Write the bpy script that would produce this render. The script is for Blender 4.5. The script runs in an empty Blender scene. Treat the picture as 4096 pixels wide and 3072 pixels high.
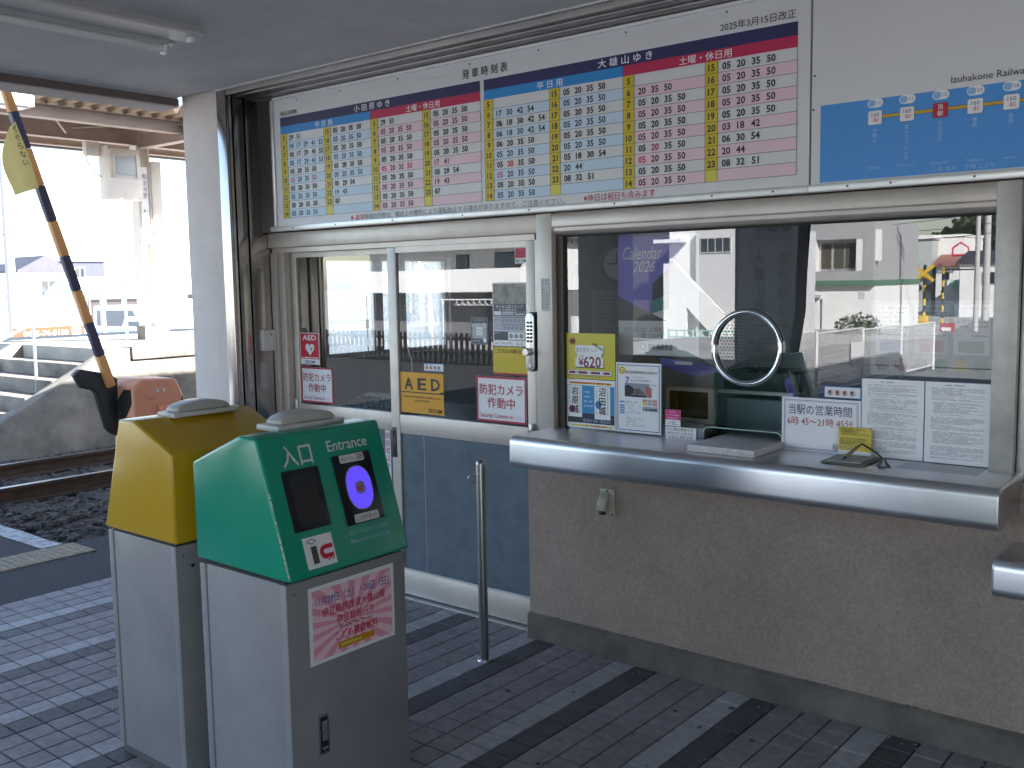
import bpy, bmesh, math, random
from mathutils import Vector, Matrix
random.seed(7)
RAD = math.radians
SC = bpy.context.scene
COL = SC.collection

# ------------------------------------------------------------------ camera
CAM_H = 1.65
YAW, PITCH, ROLL = 0.685, 0.102, -0.017
fw = Vector((-math.sin(YAW) * math.cos(PITCH), math.cos(YAW) * math.cos(PITCH), -math.sin(PITCH)))
rt = Vector((math.cos(YAW), math.sin(YAW), 0))
up = rt.cross(fw)
R2 = rt * math.cos(ROLL) + up * math.sin(ROLL)
U2 = -rt * math.sin(ROLL) + up * math.cos(ROLL)
cam_d = bpy.data.cameras.new('camera')
cam_d.sensor_width = 36
cam_d.lens = 34.82
cam_d.clip_start = 0.05
cam_d.clip_end = 2000
cam = bpy.data.objects.new('camera', cam_d)
COL.objects.link(cam)
cam.matrix_world = Matrix(((R2.x, U2.x, -fw.x, 0), (R2.y, U2.y, -fw.y, 0), (R2.z, U2.z, -fw.z, CAM_H), (0, 0, 0, 1)))
SC.camera = cam

# ------------------------------------------------------------------ sky, sun, exposure
SUN_EL, SUN_AZ = RAD(34), RAD(50)            # azimuth clockwise from +Y
world = bpy.data.worlds.new('World')
SC.world = world
world.use_nodes = True
wn = world.node_tree.nodes
wl = world.node_tree.links
for n in list(wn):
    wn.remove(n)
sky = wn.new('ShaderNodeTexSky')
sky.sky_type = 'NISHITA'
sky.sun_disc = False
sky.sun_elevation = SUN_EL
sky.sun_rotation = SUN_AZ
sky.air_density = 1.0
sky.dust_density = 1.0
sky.ozone_density = 1.0
bg = wn.new('ShaderNodeBackground')
bg.inputs['Strength'].default_value = 0.085
wo = wn.new('ShaderNodeOutputWorld')
wl.new(sky.outputs[0], bg.inputs[0])
wl.new(bg.outputs[0], wo.inputs[0])
sd = bpy.data.lights.new('sun', 'SUN')
sd.energy = 5.0
sd.angle = RAD(0.53)
sd.color = (1.0, 0.975, 0.94)
so = bpy.data.objects.new('sun', sd)
COL.objects.link(so)
sdir = Vector((math.sin(SUN_AZ) * math.cos(SUN_EL), math.cos(SUN_AZ) * math.cos(SUN_EL), math.sin(SUN_EL)))
so.rotation_euler = (-sdir).to_track_quat('-Z', 'Y').to_euler()
so.location = sdir * 40
SC.view_settings.view_transform = 'Standard'
SC.view_settings.look = 'None'
SC.view_settings.gamma = 1.0
SC.view_settings.exposure = 2.75
SC.view_settings.use_curve_mapping = False
SC.cycles.use_denoising = True
SC.cycles.max_bounces = 12
SC.cycles.diffuse_bounces = 6
SC.cycles.glossy_bounces = 6
SC.cycles.transparent_max_bounces = 24
SC.cycles.sample_clamp_indirect = 6.0

# ------------------------------------------------------------------ materials
def lin(c):
    if isinstance(c, str):
        c = c.lstrip('#')
        c = [int(c[i:i + 2], 16) / 255 for i in (0, 2, 4)]
        return tuple(x / 12.92 if x <= 0.04045 else ((x + 0.055) / 1.055) ** 2.4 for x in c)
    return tuple(c)

MATS = {}
def mat(name, color, rough=0.6, metal=0.0, var=0.0, vscale=6.0, bump=0.0, bscale=60.0, stretch=None, spec=0.5, color2=None, coat=0.0, rvar=0.0, grime=0.0, gscale=1.3, aniso=0.0):
    if name in MATS:
        return MATS[name]
    m = bpy.data.materials.new(name)
    m.use_nodes = True
    nt = m.node_tree
    b = nt.nodes['Principled BSDF']
    col = lin(color)
    b.inputs['Base Color'].default_value = (*col, 1)
    b.inputs['Roughness'].default_value = rough
    b.inputs['Metallic'].default_value = metal
    b.inputs['Specular IOR Level'].default_value = spec
    b.inputs['Coat Weight'].default_value = coat
    b.inputs['Coat Roughness'].default_value = 0.15
    tc = None
    def coords():
        nonlocal tc
        if tc is None:
            t = nt.nodes.new('ShaderNodeNewGeometry')
            mp = nt.nodes.new('ShaderNodeMapping')
            nt.links.new(t.outputs['Position'], mp.inputs['Vector'])
            if stretch:
                mp.inputs['Scale'].default_value = stretch
            tc = mp.outputs['Vector']
        return tc
    if var or color2:
        n = nt.nodes.new('ShaderNodeTexNoise')
        n.inputs['Scale'].default_value = vscale
        n.inputs['Detail'].default_value = 6
        n.inputs['Roughness'].default_value = 0.6
        nt.links.new(coords(), n.inputs['Vector'])
        r = nt.nodes.new('ShaderNodeValToRGB')
        c2 = lin(color2) if color2 else tuple(max(0, x * (1 - var)) for x in col)
        c1 = col if color2 else tuple(min(1, x * (1 + var * 0.6)) for x in col)
        r.color_ramp.elements[0].position = 0.3
        r.color_ramp.elements[1].position = 0.7
        r.color_ramp.elements[0].color = (*c2, 1)
        r.color_ramp.elements[1].color = (*c1, 1)
        nt.links.new(n.outputs['Fac'], r.inputs['Fac'])
        nt.links.new(r.outputs['Color'], b.inputs['Base Color'])
    if grime:
        # broad irregular dirt and wear, multiplied over the base colour
        n4 = nt.nodes.new('ShaderNodeTexNoise')
        n4.inputs['Scale'].default_value = gscale
        n4.inputs['Detail'].default_value = 9
        n4.inputs['Roughness'].default_value = 0.68
        g4 = nt.nodes.new('ShaderNodeNewGeometry')
        nt.links.new(g4.outputs['Position'], n4.inputs['Vector'])
        r4 = nt.nodes.new('ShaderNodeMapRange')
        r4.inputs['From Min'].default_value = 0.35
        r4.inputs['From Max'].default_value = 0.65
        r4.inputs['To Min'].default_value = 1 - grime
        r4.inputs['To Max'].default_value = 1 + grime * 0.35
        nt.links.new(n4.outputs['Fac'], r4.inputs['Value'])
        mx4 = nt.nodes.new('ShaderNodeVectorMath')
        mx4.operation = 'SCALE'
        src = b.inputs['Base Color'].links[0].from_socket if b.inputs['Base Color'].is_linked else None
        if src: nt.links.new(src, mx4.inputs[0])
        else: mx4.inputs[0].default_value = col
        nt.links.new(r4.outputs['Result'], mx4.inputs['Scale'])
        nt.links.new(mx4.outputs['Vector'], b.inputs['Base Color'])
    if aniso:
        b.inputs['Anisotropic'].default_value = aniso
        tg = nt.nodes.new('ShaderNodeTangent')
        tg.direction_type = 'RADIAL'
        tg.axis = 'X'
        nt.links.new(tg.outputs['Tangent'], b.inputs['Tangent'])
    if rvar:
        n3 = nt.nodes.new('ShaderNodeTexNoise')
        n3.inputs['Scale'].default_value = vscale * 1.7
        n3.inputs['Detail'].default_value = 5
        nt.links.new(coords(), n3.inputs['Vector'])
        mr = nt.nodes.new('ShaderNodeMapRange')
        mr.inputs['To Min'].default_value = max(0.02, rough - rvar)
        mr.inputs['To Max'].default_value = rough + rvar
        nt.links.new(n3.outputs['Fac'], mr.inputs['Value'])
        nt.links.new(mr.outputs['Result'], b.inputs['Roughness'])
    if bump:
        n2 = nt.nodes.new('ShaderNodeTexNoise')
        n2.inputs['Scale'].default_value = bscale
        n2.inputs['Detail'].default_value = 4
        nt.links.new(coords(), n2.inputs['Vector'])
        bp = nt.nodes.new('ShaderNodeBump')
        bp.inputs['Strength'].default_value = bump
        bp.inputs['Distance'].default_value = 0.01
        nt.links.new(n2.outputs['Fac'], bp.inputs['Height'])
        nt.links.new(bp.outputs['Normal'], b.inputs['Normal'])
    MATS[name] = m
    return m

def emis(name, color, strength):
    m = mat(name, color, 0.4)
    b = m.node_tree.nodes['Principled BSDF']
    b.inputs['Emission Color'].default_value = (*lin(color), 1)
    b.inputs['Emission Strength'].default_value = strength
    return m

def glass_mat(name, tint=(0.93, 0.96, 0.95), gain=2.7):
    m = bpy.data.materials.new(name)
    m.use_nodes = True
    nt = m.node_tree
    nt.nodes.remove(nt.nodes['Principled BSDF'])
    out = nt.nodes['Material Output']
    fr = nt.nodes.new('ShaderNodeFresnel')
    fr.inputs['IOR'].default_value = 1.52
    mu = nt.nodes.new('ShaderNodeMath')
    mu.operation = 'MULTIPLY'
    mu.use_clamp = True
    mu.inputs[1].default_value = gain
    tr = nt.nodes.new('ShaderNodeBsdfTransparent')
    tr.inputs['Color'].default_value = (*tint, 1)
    gl = nt.nodes.new('ShaderNodeBsdfGlossy')
    gl.inputs['Roughness'].default_value = 0.0
    gl.inputs['Color'].default_value = (1, 1, 1, 1)
    mx = nt.nodes.new('ShaderNodeMixShader')
    nt.links.new(fr.outputs[0], mu.inputs[0])
    nt.links.new(mu.outputs[0], mx.inputs[0])
    nt.links.new(tr.outputs[0], mx.inputs[1])
    nt.links.new(gl.outputs[0], mx.inputs[2])
    nt.links.new(mx.outputs[0], out.inputs['Surface'])
    MATS[name] = m
    return m

def frost_mat(name, color=(0.9, 0.92, 0.92)):
    m = bpy.data.materials.new(name)
    m.use_nodes = True
    nt = m.node_tree
    nt.nodes.remove(nt.nodes['Principled BSDF'])
    out = nt.nodes['Material Output']
    tl = nt.nodes.new('ShaderNodeBsdfTranslucent')
    tl.inputs['Color'].default_value = (*color, 1)
    tr = nt.nodes.new('ShaderNodeBsdfTransparent')
    vo = nt.nodes.new('ShaderNodeTexVoronoi')
    vo.inputs['Scale'].default_value = 55
    ge = nt.nodes.new('ShaderNodeNewGeometry')
    nt.links.new(ge.outputs['Position'], vo.inputs['Vector'])
    mr = nt.nodes.new('ShaderNodeMapRange')
    mr.inputs['From Max'].default_value = 0.7
    mr.inputs['To Min'].default_value = 0.35
    mr.inputs['To Max'].default_value = 0.75
    nt.links.new(vo.outputs['Distance'], mr.inputs['Value'])
    mx = nt.nodes.new('ShaderNodeMixShader')
    nt.links.new(mr.outputs['Result'], mx.inputs[0])
    nt.links.new(tr.outputs[0], mx.inputs[1])
    nt.links.new(tl.outputs[0], mx.inputs[2])
    nt.links.new(mx.outputs[0], out.inputs['Surface'])
    MATS[name] = m
    return m

def cloth_mat(name, color, tl=0.5):
    m = bpy.data.materials.new(name)
    m.use_nodes = True
    nt = m.node_tree
    nt.nodes.remove(nt.nodes['Principled BSDF'])
    out = nt.nodes['Material Output']
    d = nt.nodes.new('ShaderNodeBsdfDiffuse'); t = nt.nodes.new('ShaderNodeBsdfTranslucent'); mx = nt.nodes.new('ShaderNodeMixShader')
    n = nt.nodes.new('ShaderNodeTexNoise'); n.inputs['Scale'].default_value = 7; n.inputs['Detail'].default_value = 4
    ge = nt.nodes.new('ShaderNodeNewGeometry'); nt.links.new(ge.outputs['Position'], n.inputs['Vector'])
    r = nt.nodes.new('ShaderNodeValToRGB')
    r.color_ramp.elements[0].color = (*[c * 0.8 for c in color], 1); r.color_ramp.elements[1].color = (*color, 1)
    nt.links.new(n.outputs['Fac'], r.inputs['Fac']); nt.links.new(r.outputs['Color'], d.inputs['Color']); nt.links.new(r.outputs['Color'], t.inputs['Color'])
    mx.inputs[0].default_value = tl
    nt.links.new(d.outputs[0], mx.inputs[1]); nt.links.new(t.outputs[0], mx.inputs[2]); nt.links.new(mx.outputs[0], out.inputs['Surface'])
    MATS[name] = m
    return m

def window_mat(name, color=(0.02, 0.025, 0.03)):
    return mat(name, color, 0.06, spec=0.6)

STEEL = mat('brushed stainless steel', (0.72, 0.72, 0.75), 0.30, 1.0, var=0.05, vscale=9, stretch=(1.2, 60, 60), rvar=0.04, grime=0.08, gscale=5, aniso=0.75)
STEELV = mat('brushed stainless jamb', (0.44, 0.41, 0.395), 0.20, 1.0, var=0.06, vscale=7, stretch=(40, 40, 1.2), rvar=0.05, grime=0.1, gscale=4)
CHROME = mat('polished steel', (0.75, 0.75, 0.77), 0.10, 1.0)
ALU = mat('champagne anodised aluminium', (0.60, 0.545, 0.50), 0.42, 0.35, var=0.03, vscale=5, rvar=0.06, grime=0.10, gscale=6)
ALUW = mat('silver aluminium trim', (0.68, 0.67, 0.66), 0.35, 0.5, var=0.1, vscale=12)
BLACKG = mat('black rubber groove', (0.012, 0.012, 0.012), 0.7)
STUCCO = mat('beige pebble stucco', (0.385, 0.305, 0.268), 0.9, var=0.22, vscale=90, bump=0.7, bscale=240, grime=0.16, gscale=2.2)
PIERM = mat('pale stucco pier', (0.72, 0.645, 0.61), 0.9, var=0.08, vscale=60, bump=0.4, bscale=190, grime=0.08, gscale=3)
SKIRT = mat('grey mortar skirting', (0.150, 0.130, 0.112), 0.75, var=0.3, vscale=7, bump=0.15, bscale=50, grime=0.3, gscale=5)
CEIL = mat('pale grey ceiling board', (0.70, 0.69, 0.69), 0.85, var=0.05, vscale=3, grime=0.07, gscale=1.5)
DARKB = mat('dark brown beam paint', (0.17, 0.13, 0.12), 0.7, var=0.15)
WHITE = mat('white enamel', (0.76, 0.76, 0.77), 0.35, var=0.05, vscale=8)
PAPER = mat('white paper', (0.80, 0.80, 0.82), 0.55)
LAMIN = mat('laminated white paper', (0.80, 0.80, 0.84), 0.3, coat=0.3, var=0.03, vscale=20)
BLACK = mat('black ink', (0.018, 0.018, 0.02), 0.5)
BLACKP = mat('black plastic', (0.02, 0.02, 0.022), 0.32, rvar=0.05)
REDI = mat('red ink', '#C8203C', 0.5)
MAGENTA = mat('crimson ink', '#B8124E', 0.5)
NAVY = mat('navy ink', '#221E58', 0.5)
SKYB = mat('sky blue ink', '#1585CC', 0.5)
YELI = mat('mustard yellow ink', '#CDB61E', 0.5)
YELP = mat('pale yellow ink', '#D8CB50', 0.5)
TINTB = mat('pale blue tint', '#BFD3E6', 0.5)
TINTP = mat('pale pink tint', '#E2C3CE', 0.5)
GRAYI = mat('grey ink', (0.22, 0.22, 0.26), 0.5)
BLUEI = mat('blue ink', '#2B4C9B', 0.5)
GLASS = glass_mat('window glass')
FROST = frost_mat('bubble film pane')
CONC = mat('weathered concrete', (0.25, 0.23, 0.205), 0.9, var=0.4, vscale=3.5, bump=0.3, bscale=40, grime=0.3, gscale=1.2)
CONCP = mat('pale platform concrete', (0.42, 0.40, 0.36), 0.9, var=0.2, vscale=3, bump=0.2, bscale=50)
ASPH = mat('asphalt', (0.055, 0.055, 0.06), 0.92, var=0.35, vscale=60, bump=0.5, bscale=180)
WPAINT = mat('cream white steel paint', (0.72, 0.66, 0.60), 0.5, var=0.1, vscale=5)
DARKIN = mat('dark office interior', (0.10, 0.105, 0.11), 0.8, var=0.1)

# ------------------------------------------------------------------ object helpers
WL = {}
def _link(o, parent, wloc):
    COL.objects.link(o)
    WL[o.name] = wloc
    if parent is not None:
        o.parent = parent
        o.location = wloc - WL[parent.name]
    else:
        o.location = wloc

def tag(o, label=None, cat=None, group=None, kind=None):
    if label: o['label'] = label
    if cat: o['category'] = cat
    if group: o['group'] = group
    if kind: o['kind'] = kind
    return o

def thing(name, loc, label, cat, group=None):
    o = bpy.data.objects.new(name, None)
    o.empty_display_size = 0.1
    _link(o, None, Vector(loc))
    return tag(o, label, cat, group)

def mesh(name, vs, fs, m, parent=None, smooth=False, bev=0.0, seg=2, ang=30):
    vs = [Vector(v) for v in vs]
    lo = Vector((min(v.x for v in vs), min(v.y for v in vs), min(v.z for v in vs)))
    hi = Vector((max(v.x for v in vs), max(v.y for v in vs), max(v.z for v in vs)))
    c = Vector(((lo.x + hi.x) / 2, (lo.y + hi.y) / 2, lo.z))
    me = bpy.data.meshes.new(name)
    me.from_pydata([v - c for v in vs], [], fs)
    if bev > 0:
        bm = bmesh.new()
        bm.from_mesh(me)
        bmesh.ops.remove_doubles(bm, verts=bm.verts, dist=1e-6)
        bmesh.ops.recalc_face_normals(bm, faces=bm.faces)
        es = [e for e in bm.edges if len(e.link_faces) == 2 and e.calc_face_angle(0) > RAD(ang)]
        bmesh.ops.bevel(bm, geom=es, offset=bev, segments=seg, affect='EDGES', profile=0.5, clamp_overlap=True)
        for f in bm.faces:
            f.smooth = True
        bm.to_mesh(me)
        bm.free()
        smooth = True
        me.set_sharp_from_angle(angle=RAD(40))
    elif smooth:
        for p in me.polygons:
            p.use_smooth = True
        me.set_sharp_from_angle(angle=RAD(45))
    me.materials.append(m)
    me.update()
    o = bpy.data.objects.new(name, me)
    _link(o, parent, c)
    return o

BF = [(0, 3, 2, 1), (4, 5, 6, 7), (0, 1, 5, 4), (1, 2, 6, 5), (2, 3, 7, 6), (3, 0, 4, 7)]
def bverts(x0, x1, y0, y1, z0, z1):
    return [(x0, y0, z0), (x1, y0, z0), (x1, y1, z0), (x0, y1, z0), (x0, y0, z1), (x1, y0, z1), (x1, y1, z1), (x0, y1, z1)]

def box(name, x0, x1, y0, y1, z0, z1, m, parent=None, bev=0.0, seg=2):
    if x0 > x1: x0, x1 = x1, x0
    if y0 > y1: y0, y1 = y1, y0
    if z0 > z1: z0, z1 = z1, z0
    return mesh(name, bverts(x0, x1, y0, y1, z0, z1), BF, m, parent, bev=bev, seg=seg)

class MB:
    def __init__(s): s.v = []; s.f = []
    def add(s, vs, fs):
        n = len(s.v); s.v += [tuple(v) for v in vs]; s.f += [tuple(i + n for i in f) for f in fs]; return s
    def box(s, *a): return s.add(bverts(*a), BF)
    def quad(s, a, b, c, d): return s.add([a, b, c, d], [(0, 1, 2, 3)])
    def tube(s, p, q, r, n=10, r2=None):
        p, q = Vector(p), Vector(q)
        d = (q - p).normalized()
        a = d.orthogonal().normalized(); b = d.cross(a)
        r2 = r if r2 is None else r2
        vs = []
        for i in range(n):
            t = 2 * math.pi * i / n
            vs.append(p + (a * math.cos(t) + b * math.sin(t)) * r)
        for i in range(n):
            t = 2 * math.pi * i / n
            vs.append(q + (a * math.cos(t) + b * math.sin(t)) * r2)
        fs = [(i, (i + 1) % n, n + (i + 1) % n, n + i) for i in range(n)] + [tuple(range(n))[::-1], tuple(range(n, 2 * n))]
        return s.add(vs, fs)
    def path(s, pts, r, n=8):
        pts = [Vector(p) for p in pts]
        rings = []
        nrm = None
        for i, p in enumerate(pts):
            d = (pts[min(i + 1, len(pts) - 1)] - pts[max(i - 1, 0)]).normalized()
            if nrm is None: nrm = d.orthogonal().normalized()
            nrm = (nrm - d * nrm.dot(d)).normalized()
            b = d.cross(nrm)
            rings.append([p + (nrm * math.cos(2 * math.pi * k / n) + b * math.sin(2 * math.pi * k / n)) * r for k in range(n)])
        vs = [v for rg in rings for v in rg]
        fs = []
        for i in range(len(pts) - 1):
            for k in range(n):
                fs.append((i * n + k, i * n + (k + 1) % n, (i + 1) * n + (k + 1) % n, (i + 1) * n + k))
        fs.append(tuple(range(n))[::-1]); fs.append(tuple(range(len(vs) - n, len(vs))))
        return s.add(vs, fs)
    def prism(s, prof, axis, a, b):
        # prof: list of 2-D points; axis 'x': (y,z), 'y': (x,z), 'z': (x,y)
        def P(p, t):
            return {'x': (t, p[0], p[1]), 'y': (p[0], t, p[1]), 'z': (p[0], p[1], t)}[axis]
        n = len(prof)
        vs = [P(p, a) for p in prof] + [P(p, b) for p in prof]
        fs = [(i, (i + 1) % n, n + (i + 1) % n, n + i) for i in range(n)] + [tuple(range(n))[::-1], tuple(range(n, 2 * n))]
        return s.add(vs, fs)
    def lathe(s, c, prof, n=20, axis='z'):
        vs = []; m = len(prof)
        for i in range(n):
            t = 2 * math.pi * i / n
            for r, h in prof:
                if axis == 'z': vs.append((c[0] + r * math.cos(t), c[1] + r * math.sin(t), c[2] + h))
                elif axis == 'y': vs.append((c[0] + r * math.cos(t), c[1] + h, c[2] + r * math.sin(t)))
                else: vs.append((c[0] + h, c[1] + r * math.cos(t), c[2] + r * math.sin(t)))
        fs = []
        for i in range(n):
            j = (i + 1) % n
            for k in range(m - 1):
                fs.append((i * m + k, j * m + k, j * m + k + 1, i * m + k + 1))
        return s.add(vs, fs)
    def build(s, name, m, parent=None, **k): return mesh(name, s.v, s.f, m, parent, **k)

def fixnorm(o):
    bm = bmesh.new(); bm.from_mesh(o.data)
    bmesh.ops.recalc_face_normals(bm, faces=bm.faces)
    bm.to_mesh(o.data); bm.free()
    return o

def copy_tree(o, loc, parent=None):
    c = o.copy(); COL.objects.link(c)
    if parent is None:
        c.location = loc
    else:
        c.parent = parent
    WL[c.name] = Vector(loc) if parent is None else WL[o.name]
    for ch in o.children:
        copy_tree(ch, loc, c)
    return c

# ------------------------------------------------------------------ flat print and lettering
TEXTJOBS = []
class Sheet:
    """A flat printed surface: origin is its top left corner, u runs right, v runs down, in fractions of its size."""
    def __init__(s, th, o, w, h, right=(1, 0, 0), upv=(0, 0, 1), lift=0.0012, base=None):
        s.th = th; s.o = Vector(o); s.w = w; s.h = h; s.r = Vector(right).normalized(); s.u = Vector(upv).normalized()
        s.n = s.r.cross(s.u); s.prints = {}; s.lift = lift; s.lv = 1
        SHEETS.append(s)
    def P(s, u, v, lv=0):
        return s.o + s.r * (u * s.w) - s.u * (v * s.h) + s.n * (s.lift + lv * 0.0004)
    def R(s, u0, v0, u1, v1, m, lv=1):
        s.prints.setdefault(m.name, MB()).quad(s.P(u0, v1, lv), s.P(u1, v1, lv), s.P(u1, v0, lv), s.P(u0, v0, lv)); return s
    def poly(s, pts, m, lv=1):
        vs = [s.P(a, b, lv) for a, b in pts]
        ar = sum(pts[i][0] * pts[(i + 1) % len(pts)][1] - pts[(i + 1) % len(pts)][0] * pts[i][1] for i in range(len(pts)))
        if ar > 0: vs = vs[::-1]
        s.prints.setdefault(m.name, MB()).add(vs, [tuple(range(len(vs)))]); return s
    def disc(s, u, v, r, m, lv=1, ru=None, n=24):
        # r in fractions of height
        k = s.h / s.w if ru is None else ru / r
        return s.poly([(u + r * k * math.cos(2 * math.pi * i / n), v + r * math.sin(2 * math.pi * i / n)) for i in range(n)], m, lv)
    def frame(s, u0, v0, u1, v1, t, m, lv=1):
        tu = t * s.h / s.w
        s.R(u0, v0, u1, v0 + t, m, lv); s.R(u0, v1 - t, u1, v1, m, lv)
        s.R(u0, v0 + t, u0 + tu, v1 - t, m, lv); s.R(u1 - tu, v0 + t, u1, v1 - t, m, lv); return s
    def rrect(s, u0, v0, u1, v1, rad, m, lv=1):
        ku = s.h / s.w * rad; pts = []
        for cu, cv, a0 in ((u1 - ku, v0 + rad, -90), (u1 - ku, v1 - rad, 0), (u0 + ku, v1 - rad, 90), (u0 + ku, v0 + rad, 180)):
            for i in range(5):
                a = RAD(a0 + i * 22.5)
                pts.append((cu + ku * math.cos(a), cv + rad * math.sin(a)))
        return s.poly(pts, m, lv)
    def T(s, u, v, txt, h, m, al='C', w=None, bold=0.0, lv=2, vert=False, shear=0.0, pitch=1.12):
        if vert:
            for i, ch in enumerate(txt):
                s.T(u, v + i * h * pitch, ch, h, m, 'C', None, bold, lv, False, shear)
            return s
        TEXTJOBS.append((s, u, v, txt, h, m, al, w, bold, lv, shear)); return s
    def lines(s, u0, v0, u1, v1, n, m, fill=0.5, seed=1, dens=0.75, lv=1):
        """tiny illegible print: rows of broken dashes"""
        rnd = random.Random(seed); dv = (v1 - v0) / n
        for i in range(n):
            if rnd.random() > 0.92: continue
            end = u1 if rnd.random() < 0.6 else u0 + (u1 - u0) * rnd.uniform(0.4, 0.95)
            x = u0
            while x < end:
                w = rnd.uniform(0.004, 0.03) * (0.2 / s.w + 0.5)
                if rnd.random() < dens:
                    s.R(x, v0 + i * dv, min(x + w, end), v0 + i * dv + dv * fill, m, lv)
                x += w + rnd.uniform(0.002, 0.006)
        return s
SHEETS = []

def finish_text():
    cache = {}; objs = {}
    for (s, u, v, txt, h, m, al, w, bold, lv, shear) in TEXTJOBS:
        k = (txt, bold, shear)
        if k in objs: continue
        c = bpy.data.curves.new('letters', 'FONT')
        cjk = any(ord(ch) >= 0x2E80 for ch in txt)
        c.body = txt; c.resolution_u = 2; c.offset = 0.0 if cjk else bold; c.shear = shear
        o = bpy.data.objects.new('letters', c)
        COL.objects.link(o); objs[k] = o
    bpy.context.view_layer.update()
    dg = bpy.context.evaluated_depsgraph_get()
    for k, o in objs.items():
        me = bpy.data.meshes.new_from_object(o.evaluated_get(dg))
        cache[k] = ([tuple(x.co) for x in me.vertices], [tuple(p.vertices) for p in me.polygons])
        bpy.data.meshes.remove(me)
    for o in objs.values():
        c = o.data
        bpy.data.objects.remove(o); bpy.data.curves.remove(c)
    acc = {}
    for (s, u, v, txt, h, m, al, w, bold, lv, shear) in TEXTJOBS:
        vs, fs = cache[(txt, bold, shear)]
        if not vs: continue
        x0 = min(a[0] for a in vs); x1 = max(a[0] for a in vs)
        asc = all(ord(ch) < 0x2E80 for ch in txt)
        em = h * s.h / (0.75 if asc else 0.92)
        sx = em
        if w: sx = w * s.w / max(x1 - x0, 1e-6)
        cy = 0.36 if asc else 0.37
        off = {'L': x0, 'C': (x0 + x1) / 2, 'R': x1}[al]
        o = s.P(u, v, lv)
        copies = [(0, 0)] if asc or bold <= 0 else [(0, 0), (-bold, 0.0), (bold, 0.0), (0.0, bold * 0.7), (0.0, -bold * 0.7)]
        for ci, (bx_, by_) in enumerate(copies):
            ex = s.n * (0.00005 * ci)
            pts = [o + ex + s.r * ((a[0] - off) * sx + bx_ * em) + s.u * ((a[1] - cy + by_) * em) for a in vs]
            acc.setdefault((s.th.name, m.name), MB()).add(pts, fs)
    for (tn, mn), mb in acc.items():
        tag(mb.build('lettering', MATS[mn], bpy.data.objects[tn]), kind='stuff')
    for s in SHEETS:
        for mn, mb in s.prints.items():
            o = mb.build('printed_area', MATS[mn], s.th)
            if len(mb.f) > 1: tag(o, kind='stuff')

def sheet_thing(name, label, cat, x0, x1, z0, z1, y, m=PAPER, thick=0.0015, group=None, lift=0.0008):
    """a sheet or plate standing flat against a wall that faces -Y"""
    th = thing(name, ((x0 + x1) / 2, y, z0), label, cat, group)
    box('sheet', x0, x1, y - thick, y, z0, z1, m, th)
    return th, Sheet(th, (x0, y - thick, z1), x1 - x0, z1 - z0, lift=lift)

# ================================================================== GROUND
def sstep(t):
    t = max(0.0, min(1.0, t)); return t * t * (3 - 2 * t)
def ground_z(x, y):
    a = sstep((-x - 14) / 14) if x < -14 else 0
    b = sstep((-y - 13) / 35) if y < -13 else 0
    c = sstep((-y - 48) / 60) if y < -48 else 0
    return -0.16 - 1.25 * max(a, b) - 0.9 * c
gx = [-600, -300, -150, -90, -70, -55, -45, -38, -32, -28, -25, -22, -19, -16.5, -14, -10, -5, 0, 5, 20, 80, 300, 600]
gy = [-600, -300, -200, -150, -110, -90, -75, -62, -52, -45, -38, -32, -26, -20, -16, -13, -8, -1, 5, 15, 40, 100, 300, 600]
gm = MB()
gv = [(x, y, ground_z(x, y)) for y in gy for x in gx]
gf = [(j * len(gx) + i, j * len(gx) + i + 1, (j + 1) * len(gx) + i + 1, (j + 1) * len(gx) + i) for j in range(len(gy) - 1) for i in range(len(gx) - 1)]
GROUND = mat('town ground', (0.36, 0.355, 0.35), 0.95, var=0.35, vscale=0.6, bump=0.3, bscale=30)
g = gm.add(gv, gf).build('ground', GROUND, smooth=True); tag(g, kind='structure')
# station forecourt and passage
f = box('floor', -5.31, 5.0, -5.6, 3.75, -0.15, -0.005, mat('dark tile grout', (0.045, 0.045, 0.05), 0.9)); tag(f, kind='structure')
FLOOR = f
TN = mat('warm grey tile', (0.305, 0.275, 0.295), 0.62, var=0.25, vscale=25, bump=0.15, bscale=120, rvar=0.12, grime=0.22, gscale=3)
TL_ = mat('light grey tile', (0.43, 0.42, 0.445), 0.6, var=0.2, vscale=25, bump=0.15, bscale=120, rvar=0.12, grime=0.22, gscale=3)
TD = mat('charcoal tile', (0.10, 0.095, 0.107), 0.58, var=0.25, vscale=25, bump=0.15, bscale=120, rvar=0.12, grime=0.22, gscale=3)
PT = 0.10772
def tile_mesh(m, nm):
    a = PT / 2 - 0.0026; b = a - 0.0022
    me = bpy.data.meshes.new(nm)
    me.from_pydata([(-a, -a, -0.006), (a, -a, -0.006), (a, a, -0.006), (-a, a, -0.006), (-b, -b, 0), (b, -b, 0), (b, b, 0), (-b, b, 0)], [],
                   [(4, 5, 6, 7), (0, 1, 5, 4), (1, 2, 6, 5), (2, 3, 7, 6), (3, 0, 4, 7)])
    me.materials.append(m); return me
TM = [tile_mesh(TN, 'tile_mid'), tile_mesh(TL_, 'tile_light'), tile_mesh(TD, 'tile_dark')]
def pix(P):
    d = Vector(P) - Vector((0, 0, CAM_H)); z = d.dot(fw)
    if z < 0.2: return None
    return (2048 + 3961.9 * d.dot(R2) / z, 1536 - 3961.9 * d.dot(U2) / z)
cells = []
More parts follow.
